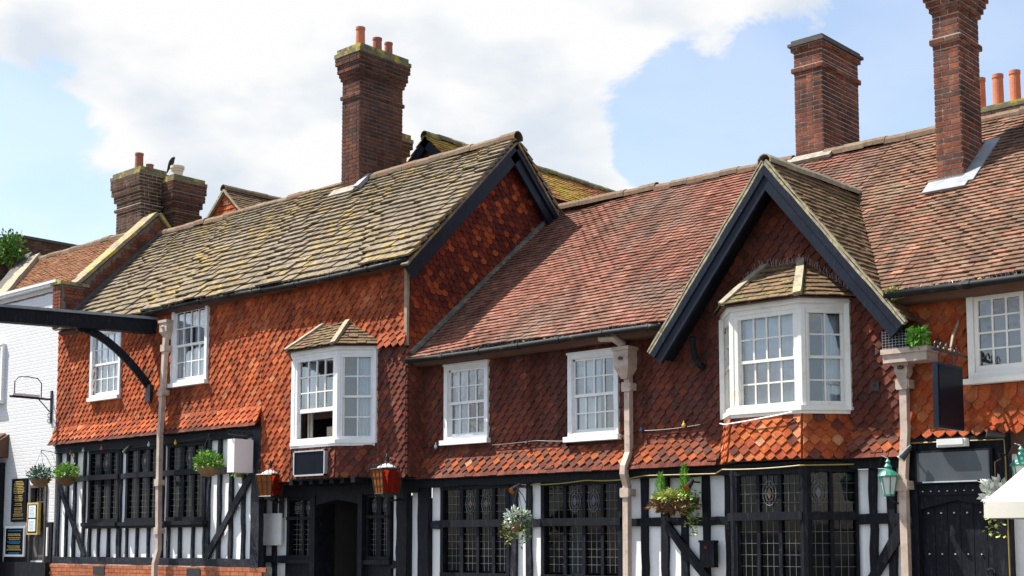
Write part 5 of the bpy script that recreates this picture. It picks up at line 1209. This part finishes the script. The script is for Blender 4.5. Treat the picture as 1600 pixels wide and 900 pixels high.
# ================================================================== signs and boards
T = thing('blank_sign', 'blank pale boxy sign hanging from an iron bracket on the left timber front', 'sign', (-19.3, -.3, 2.8))
MB().box(-19.40, -19.20, -.5, -.1, 2.84, 3.42).build('panel', M['sign_white'], T)
m = MB().tube([(-19.3, .05, 3.5), (-19.3, -.55, 3.5)], .014, 6).tube([(-19.3, -.45, 3.5), (-19.3, -.45, 3.42)], .008, 5).tube([(-19.3, -.15, 3.5), (-19.3, -.15, 3.42)], .008, 5)
for k in range(6):
    yy = -.52 + k * .1; m.tube([(-19.3 + .04 * math.cos(i / 8 * 6.283), yy + .035 * math.cos(i / 8 * 6.283), 3.54 + .035 * math.sin(i / 8 * 6.283)) for i in range(8)], .007, 4)
m.build('bracket', M['iron'], T)
T = thing('black_screen', 'dark framed screen sign fixed below the left bay window', 'sign', (-17.1, -.5, 2.7))
MB().box(-17.50, -16.74, -.53, -.47, 2.72, 3.10).build('panel', M['sign_black'], T)
MB().box(-17.52, -16.72, -.545, -.47, 2.70, 2.725).box(-17.52, -16.72, -.545, -.47, 3.095, 3.115).box(-17.52, -17.495, -.545, -.47, 2.70, 3.115).box(-16.745, -16.72, -.545, -.47, 2.70, 3.115).build('frame', M['alu'], T)
tag(MB().box(-19.45, -18.9, .30, .335, 1.58, 2.14).build('notice_board', M['white_paint']), 'blank white board on the panel left of the porch', 'notice board')
T = thing('hanging_sign', 'tall black glossy hanging sign on a scrolled iron bracket by the right window', 'sign', (-6.4, -.2, 2.8))
MB().box(-6.43, -6.37, -.56, .09, 2.86, 3.58).build('frame', M['black_board'], T); MB().box(-6.368, -6.362, -.53, .06, 2.89, 3.55).build('face', M['sign_black'], T)
m = MB().tube([(-6.4, .36, 3.72), (-6.4, -.62, 3.72)], .014, 6).tube([(-6.4, -.4, 3.72), (-6.4, -.4, 3.58)], .008, 5).tube([(-6.4, -.05, 3.72), (-6.4, -.05, 3.58)], .008, 5)
for k in range(5): yy = -.5 + k * .14; m.tube([(-6.4, yy + .05 * math.cos(i / 10 * 7), 3.77 + .05 * math.sin(i / 10 * 7) * (1 - i / 30)) for i in range(11)], .008, 4)
m.build('bracket', M['iron'], T)
MB().tube([(-6.5, .32, 4.15), (-6.45, .05, 3.95), (-6.4, -.15, 3.74)], .016, 6).build('stay', M['hip_stone'], T)
T = thing('door_sign', 'long blank slate-grey sign board above the black plank door', 'sign', (-6.6, .3, 2.3))
MB().box(-7.05, -6.13, .245, .30, 2.29, 2.67).build('frame', M['black'], T); MB().box(-7.02, -6.16, .236, .246, 2.315, 2.645).build('panel', M['sign_slate'], T); MB().box(-6.95, -6.3, .222, .245, 2.30, 2.315).build('edge', M['alu'], T)
T = thing('bulkhead_light', 'white oblong bulkhead light above the black door sign', 'light', (-6.6, .25, 2.7))
MB().box(-6.74, -6.40, .17, .27, 2.70, 2.79).build('base', M['white_paint'], T); MB().prism([(-6.73, .17, 2.705), (-6.41, .17, 2.705), (-6.42, .14, 2.72), (-6.72, .14, 2.72)], (0, 0, .07)).build('diffuser', M['opal'], T)
def spot(label, x, y, z, d, mat):
    T = thing('floodlight', label, 'light', (x, y, z), 'floodlights on the beams'); c = Vector((x, y, z)); d = Vector(d).normalized()
    MB().tube([c - d * .09, c - d * .02, c + d * .06, c + d * .10], [.02, .035, .045, .055], 10).tube([c - d * .05, c + Vector((0, .08, .03)), c + Vector((0, .22, .03))], .012, 5).build('housing', M['iron'], T)
    MB().tube([c + d * .098, c + d * .108], .05, 12).build('lens', M[mat], T)
spot('floodlight with an orange lens above the silver-leaved basket', -13.18, .12, 2.42, (-.1, -.8, -.5), 'orange_glass')
spot('floodlight with an orange lens beside the conifers of the wall planter', -10.10, .10, 2.38, (.0, -.8, -.6), 'orange_glass')
spot('floodlight with yellow lens on the beam between the left leaded windows', -23.2, -.12, 3.46, (-.6, -.3, -.8), 'yellow')
spot('floodlight with clear lens next to the drainpipe by the black door', -7.08, .1, 2.66, (-.6, -.4, -.9), 'opal')
spot('floodlight with pale lens at the right end above the black door', -6.02, .12, 2.80, (-.9, -.4, .2), 'hip_stone')
# menu boards of the white house
T = thing('menu_board', 'tall black board with rows of gold lettering on the white wall', 'board', (-27.6, -.05, 2.1))
MB().box(-27.93, -27.28, -.05, -.004, 2.08, 3.02).build('panel', M['sign_black'], T); m = MB(); z = 2.96
while z > 2.14:
    w = R.uniform(.12, .24); x = -27.605 - w
    while x < -27.605 + w: l = R.uniform(.025, .06); m.box(x, min(x + l, -27.605 + w), -.053, -.0505, z - .018, z); x += l + .014
    z -= R.choice((.032, .036, .06))
m.build('lettering', M['gold'], T, kind='stuff')
T = thing('framed_notice', 'white framed notice with blue and yellow lettering on the black dado', 'board', (-27.7, -.06, 1.3))
MB().box(-28.12, -27.25, -.075, -.042, 1.33, 1.99).build('frame', M['white_paint'], T); MB().box(-28.06, -27.31, -.082, -.074, 1.38, 1.94).build('panel', M['sign_black'], T)
for nm, mt, zs in (('blue_lettering', 'blue_print', (1.90, 1.66, 1.63, 1.42)), ('yellow_lettering', 'gold', (1.83, 1.80, 1.75, 1.71, 1.57, 1.53, 1.49))):
    m = MB()
    for z in zs:
        w = R.uniform(.2, .33); x = -27.685 - w
        while x < -27.685 + w: l = R.uniform(.03, .08); m.box(x, x + l, -.086, -.0825, z - .022, z); x += l + .015
    m.build(nm, M[mt], T, kind='stuff')
T = thing('menu_case', 'brass framed menu case with two pale sheets on the side door', 'menu case', (-26.85, -.1, 1.8))
MB().box(-27.08, -26.62, -.12, -.05, 1.80, 2.48).build('case', M['gold'], T); MB().box(-27.04, -26.66, -.124, -.119, 1.84, 2.44).build('back', M['sign_black'], T)
for z in (1.87, 2.16):
    s_ = MB().box(-27.0, -26.70, -.128, -.1245, z, z + .26).build('menu_sheet', M['paper'], T); m = MB()
    for k in range(7): m.box(-26.96, -26.74 - R.uniform(0, .06), -.1295, -.1285, z + .03 + k * .03, z + .036 + k * .03)
    m.build('lettering', M['ink'], s_, kind='stuff')
tag(MB().box(-28.75, -28.33, -.66, -.63, 1.72, 2.08).build('yellow_notice', M['yellow']), 'plain yellow notice panel on the shop bay at the left picture edge', 'notice')
T = thing('scroll_sign_bracket', 'empty scrolled iron sign bracket on the white painted wall', 'sign bracket', (-26.4, -.4, 4.4))
m = MB().box(-26.43, -26.37, -.03, -.001, 4.15, 4.85).tube([(-26.4, -.02, 4.66), (-26.4, -.95, 4.66)], .025, 6).tube([(-26.4, -.05, 4.40), (-26.4, -.15, 4.5), (-26.4, -.3, 4.64)], .012, 5)
m.tube([(-26.4, -.25, 4.68), (-26.4, -.25, 4.98), (-26.4, -.34, 5.08), (-26.4, -.55, 5.10), (-26.4, -.76, 5.08), (-26.4, -.85, 4.98), (-26.4, -.85, 4.68)], .012, 5)
for k in range(2): m.tube([(-26.4, -.04 - .05 * math.cos(i / 8 * 6), 4.32 - k * .12 + .05 * math.sin(i / 8 * 6)) for i in range(9)], .009, 4)
m.build('ironwork', M['iron'], T); MB().box(-26.44, -26.36, -.9, -.3, 4.685, 4.73).build('sign_lamp', M['sign_white'], T)
T = thing('ash_bin', 'small black wall box with a red label on the timber brace', 'bin', (-9.95, .25, 1.3))
MB().box(-10.06, -9.84, .24, .34, 1.30, 1.62).box(-10.07, -9.83, .23, .34, 1.62, 1.65).build('body', M['black'], T); MB().box(-9.985, -9.935, .232, .239, 1.54, 1.575).build('label_plate', M['red_glass'], T)
# canopy of a parasol
T = thing('cream_parasol', 'cream fabric parasol with hanging valance at the right picture edge', 'parasol', (-3.8, -1.0, 0))
x0, x1, y0, y1, z0 = -5.2, -2.5, -2.2, .15, 1.99; ap = Vector((-3.85, -1.02, 3.5)); c4 = [Vector((x0, y0, z0)), Vector((x1, y0, z0)), Vector((x1, y1, z0)), Vector((x0, y1, z0))]
cn = MB(); vs = c4 + [ap]; cn.add(vs, [(0, 1, 4), (1, 2, 4), (2, 3, 4), (3, 0, 4)]); cn.build('canopy', M['awning'], T)
for k in range(4):
    a, b = c4[k], c4[(k + 1) % 4]; m = MB(); n = 12; vs = []
    o = (b - a).cross(Vector((0, 0, 1))).normalized()
    for i in range(n + 1):
        q = a.lerp(b, i / n) + o * (.004 + .012 * math.sin(i * 1.7) * (0 < i < n)); vs += [a.lerp(b, i / n) + o * .002, q + Vector((0, 0, -.15))]
    m.add(vs, [(2 * i, 2 * i + 2, 2 * i + 3, 2 * i + 1) for i in range(n)]); m.build('valance', M['awning'], T, smooth=True)
MB().tube([(ap.x, ap.y, .13), (ap.x, ap.y, 3.0)], .025, 8).build('pole', M['alu'], T); MB().box(ap.x - .3, ap.x + .3, ap.y - .3, ap.y + .3, .13, .2).build('base', M['cap_dark'], T)
m = MB()
for q in c4: m.tube([ap + Vector((0, 0, -.06)), q + Vector((0, 0, -.01))], .012, 5)
m.build('rib', M['alu'], T)

# ================================================================== cables and festoon lights
def cable(name, label, pts, r, mat, bulbs=(), cat='cable', grp=None):
    T = thing(name, label, cat, pts[0], grp); MB().tube(pts, r, 5).build('wire', M[mat], T)
    for (p, mt) in bulbs: MB().lathe(Vector(p), [(.008, .03), (.012, .0), (.026, -.02), (.028, -.04), (.016, -.062), (0, -.066)], 8).build('bulb', M[mt], T)
def sag(a, b, n=8, s=.03): a, b = Vector(a), Vector(b); return [a.lerp(b, i / n) + Vector((0, 0, -s * 4 * (i / n) * (1 - i / n))) for i in range(n + 1)]
cable('festoon_cable', 'black festoon cable with small bulbs strung across the red hung tiles', sag((-15.28, .28, 3.12), (-13.0, .28, 3.10)) + sag((-12.9, .28, 3.10), (-11.35, .28, 3.08))[0:] + sag((-11.05, .28, 3.14), (-9.75, .28, 3.20)), .006, 'iron',
      [((-15.0, .26, 3.15), 'opal'), ((-11.0, .26, 3.17), 'stained_blue'), ((-10.3, .26, 3.2), 'gold'), ((-13.1, .26, 3.1), 'iron')], 'string lights', 'festoon cables')
cable('festoon_cable', 'black festoon cable with bulbs under the leftmost orange tile skirt', sag((-26.1, -.1, 3.52), (-24.3, -.1, 3.5)) + sag((-24.2, -.1, 3.5), (-22.2, -.1, 3.5)) + sag((-21.9, -.1, 3.52), (-20.6, -.1, 3.56)), .006, 'iron',
      [((-26.0, -.1, 3.56), 'opal'), ((-25.4, -.1, 3.5), 'terracotta'), ((-24.9, -.1, 3.53), 'opal'), ((-24.2, -.1, 3.54), 'terracotta'), ((-22.5, -.1, 3.53), 'opal'), ((-21.6, -.1, 3.52), 'yellow')], 'string lights', 'festoon cables')
cable('yellow_hose', 'yellow hose looped along the black beam above the middle leaded windows', sag((-13.0, .24, 2.46), (-12.0, .24, 2.49), s=.015) + sag((-11.9, .24, 2.49), (-11.3, .22, 2.48), s=.01) + [Vector((-10.9, .2, 2.52)), Vector((-9.7, .1, 2.5))] + sag((-9.4, -.2, 2.53), (-8.3, -.2, 2.54), s=.015) + [Vector((-7.8, .2, 2.55))], .008, 'hose')
cable('yellow_hose', 'yellow hose running over and down beside the black plank door', [(-7.1, .27, 2.77), (-6.5, .27, 2.765), (-6.0, .27, 2.76), (-5.99, .27, 2.5), (-5.99, .28, 1.5), (-5.98, .28, .2)], .008, 'hose')
cable('white_cable', 'thin pale cable draped below the right-hand bay window sill', [(-9.62, .1, 3.14), (-9.4, -.12, 3.10), (-9.0, -.2, 3.12), (-8.6, -.2, 3.16), (-8.4, -.18, 3.19)], .009, 'white_paint')
